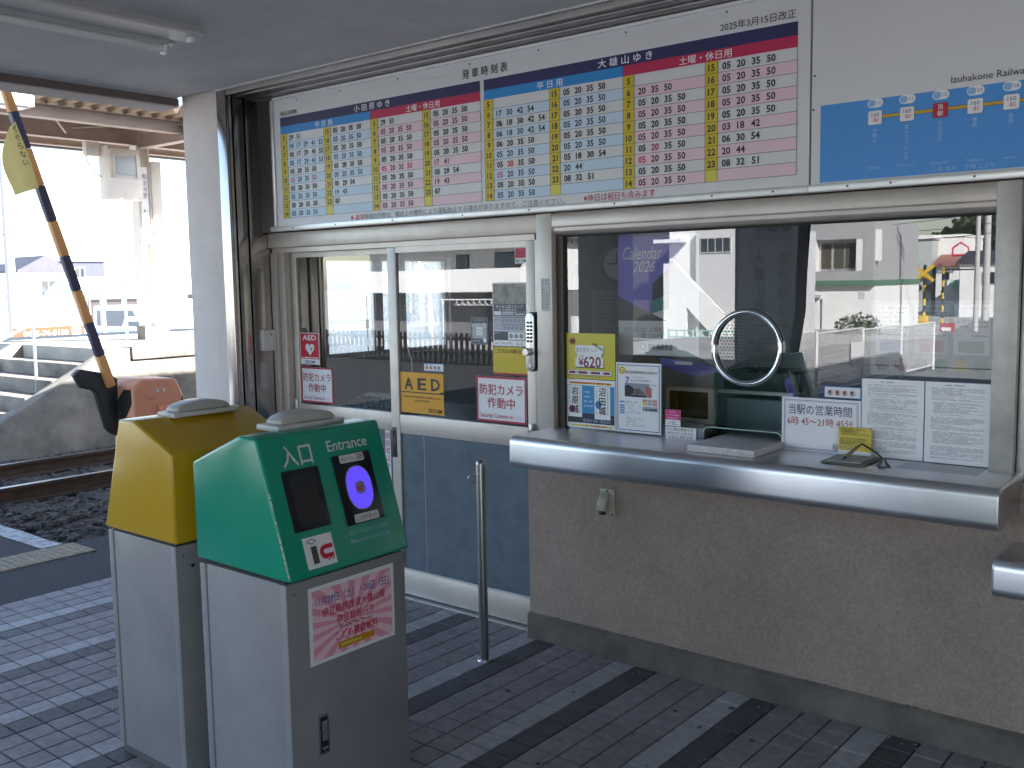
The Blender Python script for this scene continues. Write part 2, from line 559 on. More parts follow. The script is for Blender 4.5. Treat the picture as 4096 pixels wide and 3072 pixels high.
for i in range(-4, 74):
    x = -4.9 + (i + 0.5) * PT
    if x < -5.30 or x > 2.9: continue
    k = 2 if i % 5 == 0 else (1 if i % 5 == 4 else 0)
    for j in range(0, 49):
        y = -1.55 + (j + 0.5) * PT
        if y > 3.66: continue
        p = pix((x, y, 0))
        vis = p is not None and -60 < p[0] < 4150 and 1700 < p[1] < 3130 and not (470 < p[0] < 1640) and y < 3.55
        cells.append((not vis, math.hypot(x, y), x, y, k))
cells.sort()
rest = [MB(), MB(), MB()]
for n, (nv, d, x, y, k) in enumerate(cells):
    if not nv and n < 300:
        o = bpy.data.objects.new('floor_tile', TM[k]); COL.objects.link(o)
        o.parent = FLOOR; o.location = Vector((x, y, random.uniform(-0.0006, 0.0006))) - WL[FLOOR.name]
    else:
        me = TM[k]
        rest[k].add([(v.co.x + x, v.co.y + y, v.co.z) for v in me.vertices], [tuple(p.vertices) for p in me.polygons])
for k in range(3):
    tag(rest[k].build('floor_tiles', (TN, TL_, TD)[k], FLOOR), kind='stuff')
spots = MB(); rr = random.Random(21)
for n in range(90):
    x = rr.uniform(-5.2, 0.0); y = rr.uniform(1.2, 3.45); r_ = rr.uniform(0.004, 0.014); k = rr.randint(6, 9)
    spots.add([(x + r_ * rr.uniform(0.6, 1.2) * math.cos(2 * math.pi * i / k), y + r_ * rr.uniform(0.6, 1.2) * math.sin(2 * math.pi * i / k), 0.0012) for i in range(k)], [tuple(range(k))])
tag(spots.build('gum_spots', mat('old gum', (0.06, 0.055, 0.055), 0.8), FLOOR), kind='stuff')
grit = MB()
for n in range(160):
    x = rr.uniform(-2.7, 0.4); y = 3.508 - rr.random() ** 2 * 0.10; r_ = rr.uniform(0.0015, 0.005)
    grit.add([(x - r_, y - r_, 0.0005), (x + r_, y - r_ * 0.6, 0.0005), (x + r_ * 0.7, y + r_, 0.0005), (x - r_ * 0.8, y + r_ * 0.7, 0.0005), (x, y, 0.0005 + r_)], [(0, 1, 4), (1, 2, 4), (2, 3, 4), (3, 0, 4)])
tag(grit.build('grit', mat('pale grit', (0.30, 0.28, 0.26), 0.9), FLOOR), kind='stuff')
# asphalt crossing walk towards the platform
w = box('walkway', -10.38, -5.312, -1.6, 3.05, -0.14, -0.004, ASPH); tag(w, kind='structure')
w = box('paved_strip', -6.3, -5.165, 3.054, 9.0, -0.14, -0.008, ASPH); tag(w, kind='structure')
wl_ = MB(); 
rr = random.Random(3)
N = 26
top = [(-10.3 + i * 4.0 / N, 3.04 + rr.uniform(-0.01, 0.01)) for i in range(N + 1)]
bot = [(-10.3 + i * 4.0 / N, 2.89 + rr.uniform(-0.012, 0.012)) for i in range(N + 1)]
for i in range(N):
    wl_.quad((*bot[i], 0.0), (*bot[i + 1], 0.0), (*top[i + 1], 0.0), (*top[i], 0.0))
WORN = mat('worn white road paint', (0.66, 0.66, 0.66), 0.8, color2=(0.2, 0.2, 0.21), vscale=16)
wl_.build('white_line', WORN, w if False else bpy.data.objects['walkway'])
TACT = mat('faded beige tactile block', (0.36, 0.30, 0.22), 0.85, var=0.25, vscale=20)
for j in range(6):
    y0 = 2.792 - 0.302 * j + 0.302
    tb = MB(); tb.box(-6.275, -5.975, y0 - 0.299, y0, -0.004, 0.003)
    for a in range(6):
        for b_ in range(6):
            tb.lathe((-6.25 + a * 0.05, y0 - 0.275 + b_ * 0.05, 0.003), [(0.013, 0), (0.009, 0.005), (0.0, 0.005)], 8)
    tb.build('tactile_block', TACT, bpy.data.objects['walkway'])

# ballast bed, sleepers, rails
bed = MB()
nx, ny = 28, 60
rr = random.Random(5)
bv = []
for j in range(ny + 1):
    for i in range(nx + 1):
        x = -10.36 + i * (10.36 - 6.3) / nx; y = 3.052 + j * (18 - 3.052) / ny
        z = -0.09 + rr.uniform(-0.015, 0.015) + (-0.03 if x > -7.2 else 0.0)
        bv.append((x, y, z))
bfc = [(j * (nx + 1) + i, j * (nx + 1) + i + 1, (j + 1) * (nx + 1) + i + 1, (j + 1) * (nx + 1) + i) for j in range(ny) for i in range(nx)]
BALM = mat('ballast bed', (0.085, 0.075, 0.068), 0.95, var=0.5, vscale=30, bump=0.8, bscale=60)
tag(bed.add(bv, bfc).build('track_bed', BALM), kind='structure')
rocks = MB()
for n in range(5200):
    x = rr.uniform(-10.3, -6.32); y = 3.06 + (rr.random() ** 1.5) * 8.5
    if -8.27 < x < -8.13 or -9.38 < x < -9.24: continue
    s_ = rr.uniform(0.014, 0.034)
    z = -0.085 + rr.uniform(0, 0.014) + (-0.03 if x > -7.2 else 0)
    a = rr.uniform(0, 6.28)
    pts = []
    for (px_, py_, pz_) in ((-1, -1, -.5), (1, -1, -.5), (1, 1, -.5), (-1, 1, -.5), (-.7, -.6, .6), (.6, -.7, .7), (.7, .7, .5), (-.5, .7, .8)):
        px_ *= rr.uniform(.6, 1.2); py_ *= rr.uniform(.6, 1.2); pz_ *= rr.uniform(.6, 1.1)
        pts.append((x + s_ * (px_ * math.cos(a) - py_ * math.sin(a)), y + s_ * (px_ * math.sin(a) + py_ * math.cos(a)), z + s_ * pz_))
    rocks.add(pts, BF)
ROCK = mat('ballast stone', (0.115, 0.10, 0.09), 0.92, var=0.6, vscale=14, bump=0.3, bscale=90)
tag(rocks.build('ballast', ROCK), 'loose brown grey ballast stones around the rails', 'ballast', kind='stuff')
SLP = mat('dark sleeper', (0.09, 0.075, 0.065), 0.9, var=0.4, vscale=10, bump=0.4, bscale=40)
for j in range(14):
    y = 3.45 + j * 0.62
    tag(box('sleeper', -9.80, -7.70, y, y + 0.22, -0.20, -0.072, SLP, bev=0.008), 'dark timber sleeper lying under the two rails', 'sleeper', 'sleepers under the track')
RAILM = mat('rusty rail', (0.11, 0.075, 0.055), 0.6, 0.6, var=0.4, vscale=9, stretch=(4, 0.6, 4))
RAILT = mat('worn rail head', (0.35, 0.33, 0.31), 0.25, 0.9)
for (xc, lb) in ((-8.20, 'rusty steel rail nearer to the ticket gates'), (-9.31, 'rusty steel rail nearer to the platform wall')):
    rl = thing('rail', (xc, 3.1, -0.07), lb, 'rail')
    prof = [(-.06, -.07), (.06, -.07), (.06, -.06), (.012, -.045), (.01, .03), (.033, .04), (.033, .062), (-.033, .062), (-.033, .04), (-.01, .03), (-.012, -.045), (-.06, -.06)]
    MB().prism([(xc + a, b) for a, b in prof], 'y', 3.06, 40).build('web', RAILM, rl)
    box('head', xc - 0.030, xc + 0.030, 3.06, 40, 0.0635, 0.067, RAILT, rl)

# ================================================================== STATION BUILDING
SB = thing('station_building', (-2, 3.6, 0), 'beige stucco station building with ceiling, steel framed office front and pale corner pier', 'building')
# ceiling of the hall: boards with recessed joints
box('ceiling_backing', -5.205, 5.0, -1.2, 3.325, 2.752, 2.80, mat('dark joint', (0.08, 0.08, 0.085), 0.9), SB)
xs = [-5.192, -4.985, -3.985, -2.985, -1.985, -0.985, 0.015, 1.015, 2.015, 3.015, 4.015, 5.0]
ys = [-1.2, -0.94, 0.88, 2.70, 3.325]
for i in range(len(xs) - 1):
    for j in range(len(ys) - 1):
        box('ceiling_board', xs[i] + 0.0015, xs[i + 1] - 0.0015, ys[j] + 0.0015, ys[j + 1] - 0.0015, 2.74, 2.7515, CEIL, SB)
# beam over the passage opening
box('beam', -5.40, -5.203, -1.2, 3.349, 2.692, 2.98, PIERM, SB)
box('beam_trim', -5.2025, -5.192, -1.2, 3.349, 2.700, 2.7395, DARKB, SB)
# unseen roof mass, raised and carried north to shade the tracks and ramp
box('roof', -6.1, 5.2, -1.45, 15.0, 2.98, 4.45, mat('roof slab', (0.34, 0.33, 0.32), 0.85, var=0.15), SB)
box('added_side_roof', -2.6, 5.2, -8.0, -1.452, 2.98, 3.08, mat('roof slab', (0.34, 0.33, 0.32), 0.85, var=0.15), SB)  # unseen roof and soffit, added southward to keep the hall floor dark
box('added_side_soffit', -2.6, 5.0, -8.0, -1.404, 2.74, 2.979, mat('brown soffit', (0.20, 0.17, 0.15), 0.8), SB)
for xx in (-1.5, 1.6, 4.6): box('side_column', xx, xx + 0.22, -7.9, -7.68, -0.1, 2.739, STUCCO, SB, bev=0.01)
box('fascia', -5.2, -2.602, -1.40, -1.203, 2.70, 2.979, mat('brown fascia', (0.16, 0.13, 0.11), 0.7, var=0.15), SB)
# corner pier beside the doorway and its twin across the passage
box('pier', -5.165, -4.803, 3.35, 3.92, -0.1, 2.979, PIERM, SB, bev=0.006)
box('pier', -5.30, -4.92, -0.62, -0.28, -0.1, 2.691, PIERM, SB, bev=0.006)
box('added_north_wall', -5.12, -5.0, 7.001, 14.8, -0.1, 2.979, PIERM, SB)  # wall added under the northward roof extension that shades the tracks
# east end wall of the hall
box('end_wall', 5.001, 5.2, -1.2, 7.0, -0.1, 2.979, STUCCO, SB)
# office shell
box('west_wall', -5.12, -5.0, 3.921, 4.24, -0.1, 2.979, PIERM, SB)
box('west_wall', -5.12, -5.0, 5.42, 7.0, -0.1, 2.979, PIERM, SB)
box('west_wall', -5.12, -5.0, 4.241, 5.419, -0.1, 1.17, PIERM, SB)
box('west_wall', -5.12, -5.0, 4.241, 5.419, 1.84, 2.979, PIERM, SB)
OFW = mat('grey office wallpaper', (0.27, 0.28, 0.29), 0.85, var=0.1)
box('back_wall', -4.999, 5.0, 6.9, 7.0, -0.1, 2.979, OFW, SB)
box('office_ceiling', -4.999, 5.0, 3.66, 6.899, 2.42, 2.46, mat('office ceiling', (0.35, 0.35, 0.36), 0.9), SB)
box('office_floor', -4.999, 5.0, 3.76, 6.899, -0.1, 0.0, mat('office floor', (0.12, 0.12, 0.125), 0.6), SB)
# beige wall below the ticket window
box('wall', -2.795, 5.0, 3.528, 3.66, 0.118, 0.97, STUCCO, SB)
sk = MB()
sk.prism([(3.510, -0.05), (3.66, -0.05), (3.66, 0.1175), (3.525, 0.1175), (3.512, 0.106)], 'x', -2.80, 5.0)
sk.build('skirting', SKIRT, SB)
ch = MB(); rr = random.Random(8)
for n in range(46):
    x = rr.uniform(-2.75, 0.6); w_ = rr.uniform(0.004, 0.02); h_ = rr.uniform(0.002, 0.006)
    ch.add([(x, 3.524, 0.1176), (x + w_, 3.524, 0.1176), (x + w_ * 0.7, 3.5265, 0.1176 + h_), (x + w_ * 0.2, 3.5265, 0.1176 + h_ * 0.8)], [(0, 1, 2, 3)])
tag(ch.build('flaked_render', mat('flaked render', (0.09, 0.075, 0.065), 0.9), SB), kind='stuff')
# stainless frame round the whole office front
JX = -4.72
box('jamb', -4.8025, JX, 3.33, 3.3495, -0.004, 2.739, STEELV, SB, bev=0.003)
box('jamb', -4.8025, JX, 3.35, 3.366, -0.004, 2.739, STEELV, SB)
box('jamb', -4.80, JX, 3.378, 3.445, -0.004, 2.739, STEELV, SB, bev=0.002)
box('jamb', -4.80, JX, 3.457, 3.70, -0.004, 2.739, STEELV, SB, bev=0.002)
box('jamb_groove', -4.80, JX - 0.018, 3.3665, 3.3775, -0.004, 2.739, BLACKG, SB)
box('jamb_groove', -4.80, JX - 0.018, 3.4455, 3.4565, -0.004, 2.739, BLACKG, SB)
box('ceiling_trim', -4.80, 5.0, 3.318, 3.332, 2.728, 2.7385, ALUW, SB)
STEELD = mat('dull steel header', (0.22, 0.21, 0.205), 0.30, 0.9, var=0.08, vscale=5, stretch=(1.2, 12, 12), grime=0.2, gscale=3)
box('header', JX + 0.001, 5.0, 3.3335, 3.37, 2.70, 2.979, STEELD, SB, bev=0.003)
box('header', JX + 0.001, 5.0, 3.382, 3.445, 2.694, 2.979, STEELD, SB, bev=0.003)
box('header', JX + 0.001, 5.0, 3.457, 3.5395, 2.688, 2.979, STEELD, SB, bev=0.003)
box('header_groove', JX + 0.001, 5.0, 3.3705, 3.3815, 2.715, 2.979, BLACKG, SB)
box('header_groove', JX + 0.001, 5.0, 3.4455, 3.4565, 2.715, 2.979, BLACKG, SB)
box('header_wall', JX + 0.001, 5.0, 3.54, 3.66, 1.957, 2.979, STEELD, SB)
# drip streaks are in the steel; frame over the doors
box('door_head', JX + 0.002, -2.745, 3.575, 3.70, 1.87, 1.953, ALU, SB, bev=0.004)
box('door_head_lip', JX + 0.002, -2.745, 3.60, 3.71, 1.842, 1.869, ALU, SB)
box('door_jamb', -4.715, -4.665, 3.585, 3.70, 0.0, 1.8415, ALU, SB, bev=0.003)
box('door_jamb', -4.66, -4.61, 3.60, 3.70, 0.0, 1.8415, ALU, SB, bev=0.003)
box('door_track', -4.71, -2.80, 3.575, 3.70, -0.004, 0.004, ALUW, SB)
box('jamb_seal', -4.7195, -4.716, 3.59, 3.70, 0.0, 1.953, BLACKG, SB)
box('side_panel', -2.797, -2.745, 3.60, 3.66, 0.9705, 1.953, ALU, SB, bev=0.003)

# west office window (bubble film on the panes), seen through the doors
ww = thing('office_window', (-5.06, 4.83, 1.17), 'bright office window with bubble film facing the tracks, seen through the doors', 'window')
box('window_frame', -5.09, -5.03, 4.242, 4.27, 1.171, 1.839, ALU, ww)
box('window_frame', -5.09, -5.03, 5.39, 5.418, 1.171, 1.839, ALU, ww)
box('window_frame', -5.09, -5.03, 4.2705, 5.3895, 1.171, 1.20, ALU, ww)
box('window_frame', -5.09, -5.03, 4.2705, 5.3895, 1.815, 1.839, ALU, ww)
box('window_frame', -5.088, -5.032, 4.70, 4.765, 1.2005, 1.8145, mat('dark mullion', (0.05, 0.05, 0.055), 0.5), ww)
box('pane', -5.062, -5.058, 4.2705, 4.6995, 1.2005, 1.8145, FROST, ww)
box('pane', -5.062, -5.058, 4.7655, 5.3895, 1.2005, 1.8145, FROST, ww)

# ------------------------------------------------------------------ sliding doors
BLUEP = mat('mottled slate blue panel', (0.105, 0.145, 0.185), 0.55, color2=(0.065, 0.098, 0.135), vscale=11, bump=0.05, bscale=60, rvar=0.1)
def door(name, label, x0, x1, y, sl, sr):
    d = thing(name, ((x0 + x1) / 2, y, 0.005), label, 'door')
    yb = y + 0.036
    box('stile', x0, x0 + sl, y, yb, 0.006, 1.841, ALU, d, bev=0.003)
    box('stile', x1 - sr, x1, y, yb, 0.006, 1.841, ALU, d, bev=0.003)
    a, b = x0 + sl + 0.0005, x1 - sr - 0.0005
    box('top_rail', a, b, y + 0.002, yb - 0.002, 1.812, 1.841, ALU, d)
    box('mid_rail', a, b, y + 0.002, yb - 0.002, 0.876, 0.974, ALU, d, bev=0.002)
    box('bottom_rail', a, b, y + 0.002, yb - 0.002, 0.014, 0.146, ALU, d, bev=0.002)
    box('kick_strip', a, b, y - 0.003, y + 0.0015, 0.1465, 0.158, ALUW, d)
    m3 = mesh('glass', [(a, y + 0.012, 0.9745), (b, y + 0.012, 0.9745), (b, y + 0.012, 1.8115), (a, y + 0.012, 1.8115)], [(0, 1, 2, 3)], GLASS, d)
    w_ = (b - a)
    c = a + w_ * 0.19
    box('panel', a, c - 0.001, y + 0.010, yb - 0.008, 0.1465, 0.8755, BLUEP, d)
    box('panel', c + 0.001, b, y + 0.0105, yb - 0.008, 0.1465, 0.8755, BLUEP, d)
    box('panel_joint', c - 0.0009, c + 0.0009, y + 0.0102, yb - 0.009, 0.1465, 0.8755, ALUW, d)
    return d
dl = door('sliding_door', 'left aluminium sliding door with blue lower panel, half hidden by the gates', -4.605, -3.712, 3.645, 0.045, 0.05)
dr = door('sliding_door', 'right aluminium sliding door with blue lower panel and keypad lock', -3.768, -2.800, 3.603, 0.062, 0.05)
box('pull_handle', -3.764, -3.732, 3.5985, 3.6025, 0.745, 0.905, mat('dark pull', (0.03, 0.028, 0.035), 0.4), dr, bev=0.003)
box('pull_recess', -3.756, -3.740, 3.5975, 3.5983, 0.85, 0.89, BLACKG, dr)
box('finger_pull', -4.60, -4.578, 3.63, 3.644, 0.89, 1.0, ALUW, dl, bev=0.004)
box('latch', -2.826, -2.806, 3.575, 3.602, 0.945, 0.995, ALUW, dr, bev=0.003)
# keypad lock
lk = thing('keypad_lock', (-2.785, 3.58, 1.24), 'silver keypad lock with round knob on the right door stile', 'lock')
prof = []
for i in range(9): prof.append((-2.785 + 0.027 * math.cos(math.pi * i / 8), 1.488 + 0.027 * math.sin(math.pi * i / 8)))
for i in range(9): prof.append((-2.785 - 0.027 * math.cos(math.pi * i / 8), 1.270 - 0.027 * math.sin(math.pi * i / 8)))
MB().prism(prof, 'y', 3.548, 3.603).build('case', BLACKP, lk, bev=0.003)
pr2 = [(-2.785 + (a + 2.785) * 0.9, 1.379 + (b - 1.379) * 0.98) for a, b in prof]
MB().prism(pr2, 'y', 3.5425, 3.5475).build('face_plate', mat('satin nickel', (0.66, 0.65, 0.64), 0.3, 0.9), lk, bev=0.0015)
for i in range(6):
    for s_ in (-1, 1):
        MB().lathe((-2.785 + s_ * 0.010, 3.5424, 1.468 - i * 0.017), [(0.0, -0.006), (0.0052, -0.006), (0.0058, 0)], 10, 'y').build('key_button', BLACKP, lk)
kb = MB().lathe((-2.787, 3.5424, 1.335), [(0, -0.034), (0.016, -0.034), (0.0185, -0.030), (0.0185, -0.014), (0.012, -0.011), (0.012, 0)], 20, 'y'); kb.build('knob', CHROME, lk, smooth=True)
MB().lathe((-2.785, 3.5424, 1.272), [(0, -0.006), (0.010, -0.006), (0.012, 0)], 16, 'y').build('key_cylinder', CHROME, lk, smooth=True)
# white switch box on the steel jamb
sw = thing('switch_box', (-4.705, 3.56, 1.28), 'small white switch box on the steel jamb', 'switch box')
box('case', -4.7195, -4.688, 3.50, 3.585, 1.282, 1.402, WHITE, sw, bev=0.004)
box('lens', -4.6875, -4.686, 3.545, 3.555, 1.372, 1.38, BLACKP, sw)

# ------------------------------------------------------------------ ticket window
tw = thing('ticket_window', (-1.74, 3.58, 0.97), 'wide glazed ticket window with steel speech ring above the counter', 'window')
box('post', -2.744, -2.657, 3.545, 3.66, 0.9705, 1.953, ALU, tw, bev=0.004)
box('post', -0.838, -0.762, 3.54, 3.66, 0.9705, 1.953, mat('scuffed silver post', (0.50, 0.48, 0.45), 0.45, 0.5, var=0.25, vscale=9), tw, bev=0.004)
box('inner_post', -2.6565, -2.62, 3.578, 3.655, 0.9705, 1.853, mat('dark bronze frame', (0.06, 0.055, 0.05), 0.45, 0.5), tw)
# shutter case above the glass: two stepped boards
pc = MB(); pc.prism([(3.66, 1.853), (3.60, 1.853), (3.565, 1.862), (3.552, 1.872), (3.552, 1.888), (3.545, 1.892), (3.545, 1.93), (3.556, 1.953), (3.66, 1.953)], 'x', -2.6565, -0.8385)
pc.build('shutter_case', ALU, tw, bev=0.002)
box('glass_bead', -2.6195, -0.8385, 3.588, 3.60, 1.846, 1.8525, BLACKG, tw)
GY = 3.596
# glass sheet with the low rounded pass-through opening left out (one sheet in three panes edge to edge)
mesh('glass', [(-2.6195, GY, 0.993), (-1.93, GY, 0.993), (-1.93, GY, 1.8455), (-2.6195, GY, 1.8455)], [(0, 1, 2, 3)], GLASS, tw)
mesh('glass', [(-1.593, GY, 0.993), (-0.8385, GY, 0.993), (-0.8385, GY, 1.8455), (-1.593, GY, 1.8455)], [(0, 1, 2, 3)], GLASS, tw)
arc = [(-1.93, 1.03)] + [(-1.93 + 0.025 - 0.025 * math.cos(math.pi / 2 * i / 5), 1.03 + 0.022 * math.sin(math.pi / 2 * i / 5)) for i in range(1, 6)]
arc2 = [(-1.593 - 0.025 + 0.025 * math.sin(math.pi / 2 * i / 5), 1.052 - 0.022 * (1 - math.cos(math.pi / 2 * i / 5))) for i in range(0, 6)]
pts = arc + arc2 + [(-1.593, 1.8455), (-1.93, 1.8455)]
mesh('glass', [(a, GY, b) for a, b in pts], [tuple(range(len(pts)))], GLASS, tw)
edge = MB(); edge.path([(a, GY, b) for a, b in arc + arc2], 0.0022, 6); edge.build('opening_edge', mat('green glass edge', (0.35, 0.55, 0.48), 0.2), tw)
# speech ring
RC = Vector((-1.740, GY, 1.379)); RR = 0.150
tor = MB(); n1, n2 = 56, 12; tv = []
for i in range(n1):
    a = 2 * math.pi * i / n1
    for k in range(n2):
        b = 2 * math.pi * k / n2
        r_ = RR - 0.008 + 0.0125 * math.cos(b)
        tv.append((RC.x + r_ * math.cos(a), RC.y - 0.004 + 0.016 * math.sin(b), RC.z + r_ * math.sin(a)))
tor.add(tv, [(i * n2 + k, i * n2 + (k + 1) % n2, ((i + 1) % n1) * n2 + (k + 1) % n2, ((i + 1) % n1) * n2 + k) for i in range(n1) for k in range(n2)])
fixnorm(tor.build('speech_ring', CHROME, tw, smooth=True))
pd = MB()
for i in range(-9, 10):
    for j in range(-9, 10):
        u_ = (i + (0.5 if j % 2 else 0)) * 0.0145; v_ = j * 0.0126
        if math.hypot(u_, v_) < RR - 0.028:
            pd.add([(RC.x + u_ + 0.0030 * math.cos(t * math.pi / 4), GY - 0.0012, RC.z + v_ + 0.0030 * math.sin(t * math.pi / 4)) for t in range(8)], [tuple(range(8))])
tag(pd.build('speech_hole', mat('hole shadowed plastic', (0.05, 0.05, 0.055), 0.6), tw), kind='stuff')
# second window at the right edge of the picture
w2 = thing('side_window', (0.3, 3.6, 0.80), 'narrow edge of a second window frame right of the ticket window', 'window')
box('frame', -0.7605, -0.735, 3.575, 3.66, 0.72, 1.953, ALUW, w2, bev=0.003)
box('frame', -0.7345, 1.2, 3.585, 3.66, 0.80, 0.84, ALUW, w2, bev=0.003)
box('shutter_case', -0.7345, 1.2, 3.56, 3.66, 1.86, 1.953, ALU, w2, bev=0.003)
box('shutter', -0.7345, 1.2, 3.62, 3.64, 0.8405, 1.8595, ALU, w2)
box('frame_gap', -0.7615, -0.7607, 3.57, 3.66, 0.975, 1.95, BLACKG, w2)

# ------------------------------------------------------------------ counters
def counter(name, label, x0, x1, y0, y1, z0, z1):
    c = thing(name, ((x0 + x1) / 2, (y0 + y1) / 2, z0), label, 'counter')
    r = 0.034; pf = [(y1, z1)]
    for i in range(9):
        a = math.pi / 2 * i / 8
        pf.append((y0 + r - r * math.sin(a), z1 - r + r * math.cos(a)))
    for i in range(9):
        a = math.pi / 2 * i / 8
        pf.append((y0 + r - r * math.cos(a), z0 + r - r * math.sin(a)))
    pf += [(y0 + 0.08, z0), (y0 + 0.08, z0 + 0.02), (y1, z0 + 0.02)]
    MB().prism(pf[::-1], 'x', x0, x1).build('counter_top', STEEL, c, bev=0.010, seg=3, ang=50)
    return c
ct = counter('ticket_counter', 'long brushed steel counter below the ticket window', -2.69, -0.735, 3.262, 3.64, 0.852, 0.9925)
box('inlay_plate', -1.11, -0.85, 3.44, 3.575, 0.9927, 0.9937, mat('dull steel inlay', (0.42, 0.42, 0.45), 0.4, 0.85), ct)
box('inlay_plate', -1.31, -1.12, 3.40, 3.575, 0.9927, 0.9935, STEEL, ct)
counter('side_counter', 'low steel counter at the right edge of the beige wall', -0.755, 1.3, 3.262, 3.60, 0.645, 0.77)

# ------------------------------------------------------------------ outlet cover
oc = thing('outlet_cover', (-2.355, 3.52, 0.635), 'beige weatherproof outlet cover on the stucco wall', 'outlet')
OCM = mat('aged ivory plastic', (0.42, 0.39, 0.34), 0.5, var=0.1, vscale=20)
box('base_plate', -2.392, -2.315, 3.518, 3.5275, 0.636, 0.757, OCM, oc, bev=0.004)
hood = MB(); hood.prism([(3.5175, 0.740), (3.505, 0.735), (3.488, 0.715), (3.478, 0.690), (3.476, 0.664), (3.5175, 0.664)], 'x', -2.384, -2.337)
fixnorm(hood.build('hood', OCM, oc, bev=0.006, seg=3))
box('plug_cap', -2.384, -2.358, 3.495, 3.5175, 0.642, 0.66, BLACKP, oc, bev=0.004)
for zz in (0.746, 0.645):
    MB().lathe((-2.326 if zz < 0.7 else -2.352, 3.5178, zz), [(0, -0.003), (0.0035, -0.003), (0.0045, 0)], 10, 'y').build('screw', BLACKP, oc)

# ------------------------------------------------------------------ bollard
bl = thing('bollard', (-2.775, 3.172, 0), 'slim stainless bollard with a chain hook in front of the doors', 'bollard')
MB().lathe((-2.775, 3.172, 0.004), [(0.0205, 0), (0.0205, 0.868), (0.0195, 0.876), (0.016, 0.885), (0.009, 0.890), (0, 0.892)], 28).build('post', mat('satin bollard steel', (0.40, 0.40, 0.41), 0.28, 1.0, var=0.1, vscale=10, stretch=(30, 30, 1)), bl, smooth=True)
MB().lathe((-2.775, 3.172, 0.0), [(0.0, 0.006), (0.029, 0.006), (0.031, 0.003), (0.031, 0)], 28).build('base_flange', STEEL, bl, smooth=True)
hk = MB(); hk.path([(-2.792, 3.160, 0.826), (-2.808, 3.148, 0.826), (-2.817, 3.142, 0.820), (-2.820, 3.140, 0.810), (-2.817, 3.142, 0.800), (-2.808, 3.148, 0.794), (-2.792, 3.160, 0.794)], 0.0024, 8); hk.build('hook', CHROME, bl, smooth=True)

# ================================================================== TIMETABLE AND FARE BOARDS
tt = thing('timetable_board', (-3.0, 3.52, 1.958), 'large white train timetable board with blue and crimson headers above the doors', 'sign')
BW = mat('white sign board', (0.67, 0.67, 0.69), 0.45, var=0.04, vscale=3)
YB = 3.522
box('board', -4.552, -1.470, YB + 0.004, 3.5395, 1.985, 2.672, BW, tt)
box('bottom_frame', -4.60, -1.466, 3.508, 3.5395, 1.956, 1.984, ALUW, tt, bev=0.003)
box('top_frame', -4.552, -1.470, 3.516, 3.5385, 2.6725, 2.686, WHITE, tt, bev=0.002)
box('left_frame', -4.575, -4.5525, 3.516, 3.5395, 1.9845, 2.672, ALUW, tt, bev=0.002)
for x in (-4.40, -4.05, -3.62, -3.15, -2.75, -2.30, -1.85, -1.6):
    MB().lathe((x, 3.5079, 1.970), [(0, -0.002), (0.004, -0.002), (0.004, 0)], 8, 'y').build('screw', BLACKP, tt)
    MB().lathe((x + 0.05, 3.5255, 2.655), [(0, -0.002), (0.004, -0.002), (0.004, 0)], 8, 'y').build('screw', BLACKP, tt)
TTS = Sheet(tt, (-4.552, YB + 0.004, 2.672), 3.082, 0.687)
def tu(x): return (x + 4.552) / 3.082
def tv_(z): return (2.672 - z) / 0.687
ZT, ZB = 2.572, 2.026
ZH1, ZH2 = ZT - 0.0485, ZT - 0.0905
ROW = (ZH2 - ZB) / 10
LINE = mat('dark rule line', (0.05, 0.05, 0.07), 0.5)
def ttable(cx, title, wk, we, red):
    s = TTS
    x = cx
    s.R(tu(x[0]), tv_(ZT), tu(x[8]), tv_(ZH1), NAVY)
    s.R(tu(x[0]), tv_(ZH1), tu(x[4]), tv_(ZH2), SKYB)
    s.R(tu(x[4]), tv_(ZH1), tu(x[8]), tv_(ZH2), MAGENTA)
    s.T(tu((x[2] + x[6]) / 2 + 0.01), tv_((ZT + ZH1) / 2), title, 0.05, PAPER, bold=0.01, w=0.085)
    s.T(tu((x[0] + x[4]) / 2 + 0.0), tv_((ZH1 + ZH2) / 2), '平 日 用', 0.046, PAPER, bold=0.008, w=0.045)
    s.T(tu((x[4] + x[8]) / 2 + 0.0), tv_((ZH1 + ZH2) / 2), '土曜・休日用', 0.046, PAPER, bold=0.008, w=0.073)
    for half, tab in ((0, wk), (4, we)):
        tint = TINTB if half == 0 else TINTP
        for c in (0, 1):
            h0, h1, h2 = x[half + 2 * c], x[half + 2 * c + 1], x[half + 2 * c + 2]
            for k in range(10):
                zt, zb = ZH2 - k * ROW, ZH2 - (k + 1) * ROW
                hour = 5 + k + 10 * c
                s.R(tu(h0), tv_(zt), tu(h1), tv_(zb), YELI if hour < 24 else YELP)
                if k % 2: s.R(tu(h1), tv_(zt), tu(h2), tv_(zb), tint)
                s.R(tu(h0), tv_(zb + 0.0008), tu(h2), tv_(zb - 0.0008), LINE, 3)
                if hour < 24:
                    s.T(tu((h0 + h1) / 2), tv_((zt + zb) / 2), str(hour), 0.039, BLACK, bold=0.028)
                mins = tab.get(hour, '').split()
                for q, mn in enumerate(mins):
                    col = REDI if (half, hour, q) in red else BLACK
                    s.T(tu(h1 + 0.036 + q * 0.0605), tv_((zt + zb) / 2), mn, 0.0395, col, bold=0.028)
    for xx in x:
        s.R(tu(xx - 0.0008), tv_(ZH2), tu(xx + 0.0008), tv_(ZB), LINE, 3)
    s.R(tu(x[4] - 0.0008), tv_(ZH1), tu(x[4] + 0.0008), tv_(ZH2), LINE, 3)
A = '05 20 35 50'
base = {h: A for h in range(9, 21)}
def D(**k):
    d = dict(base); d.update({int(a[1:]): b for a, b in k.items()}); return d
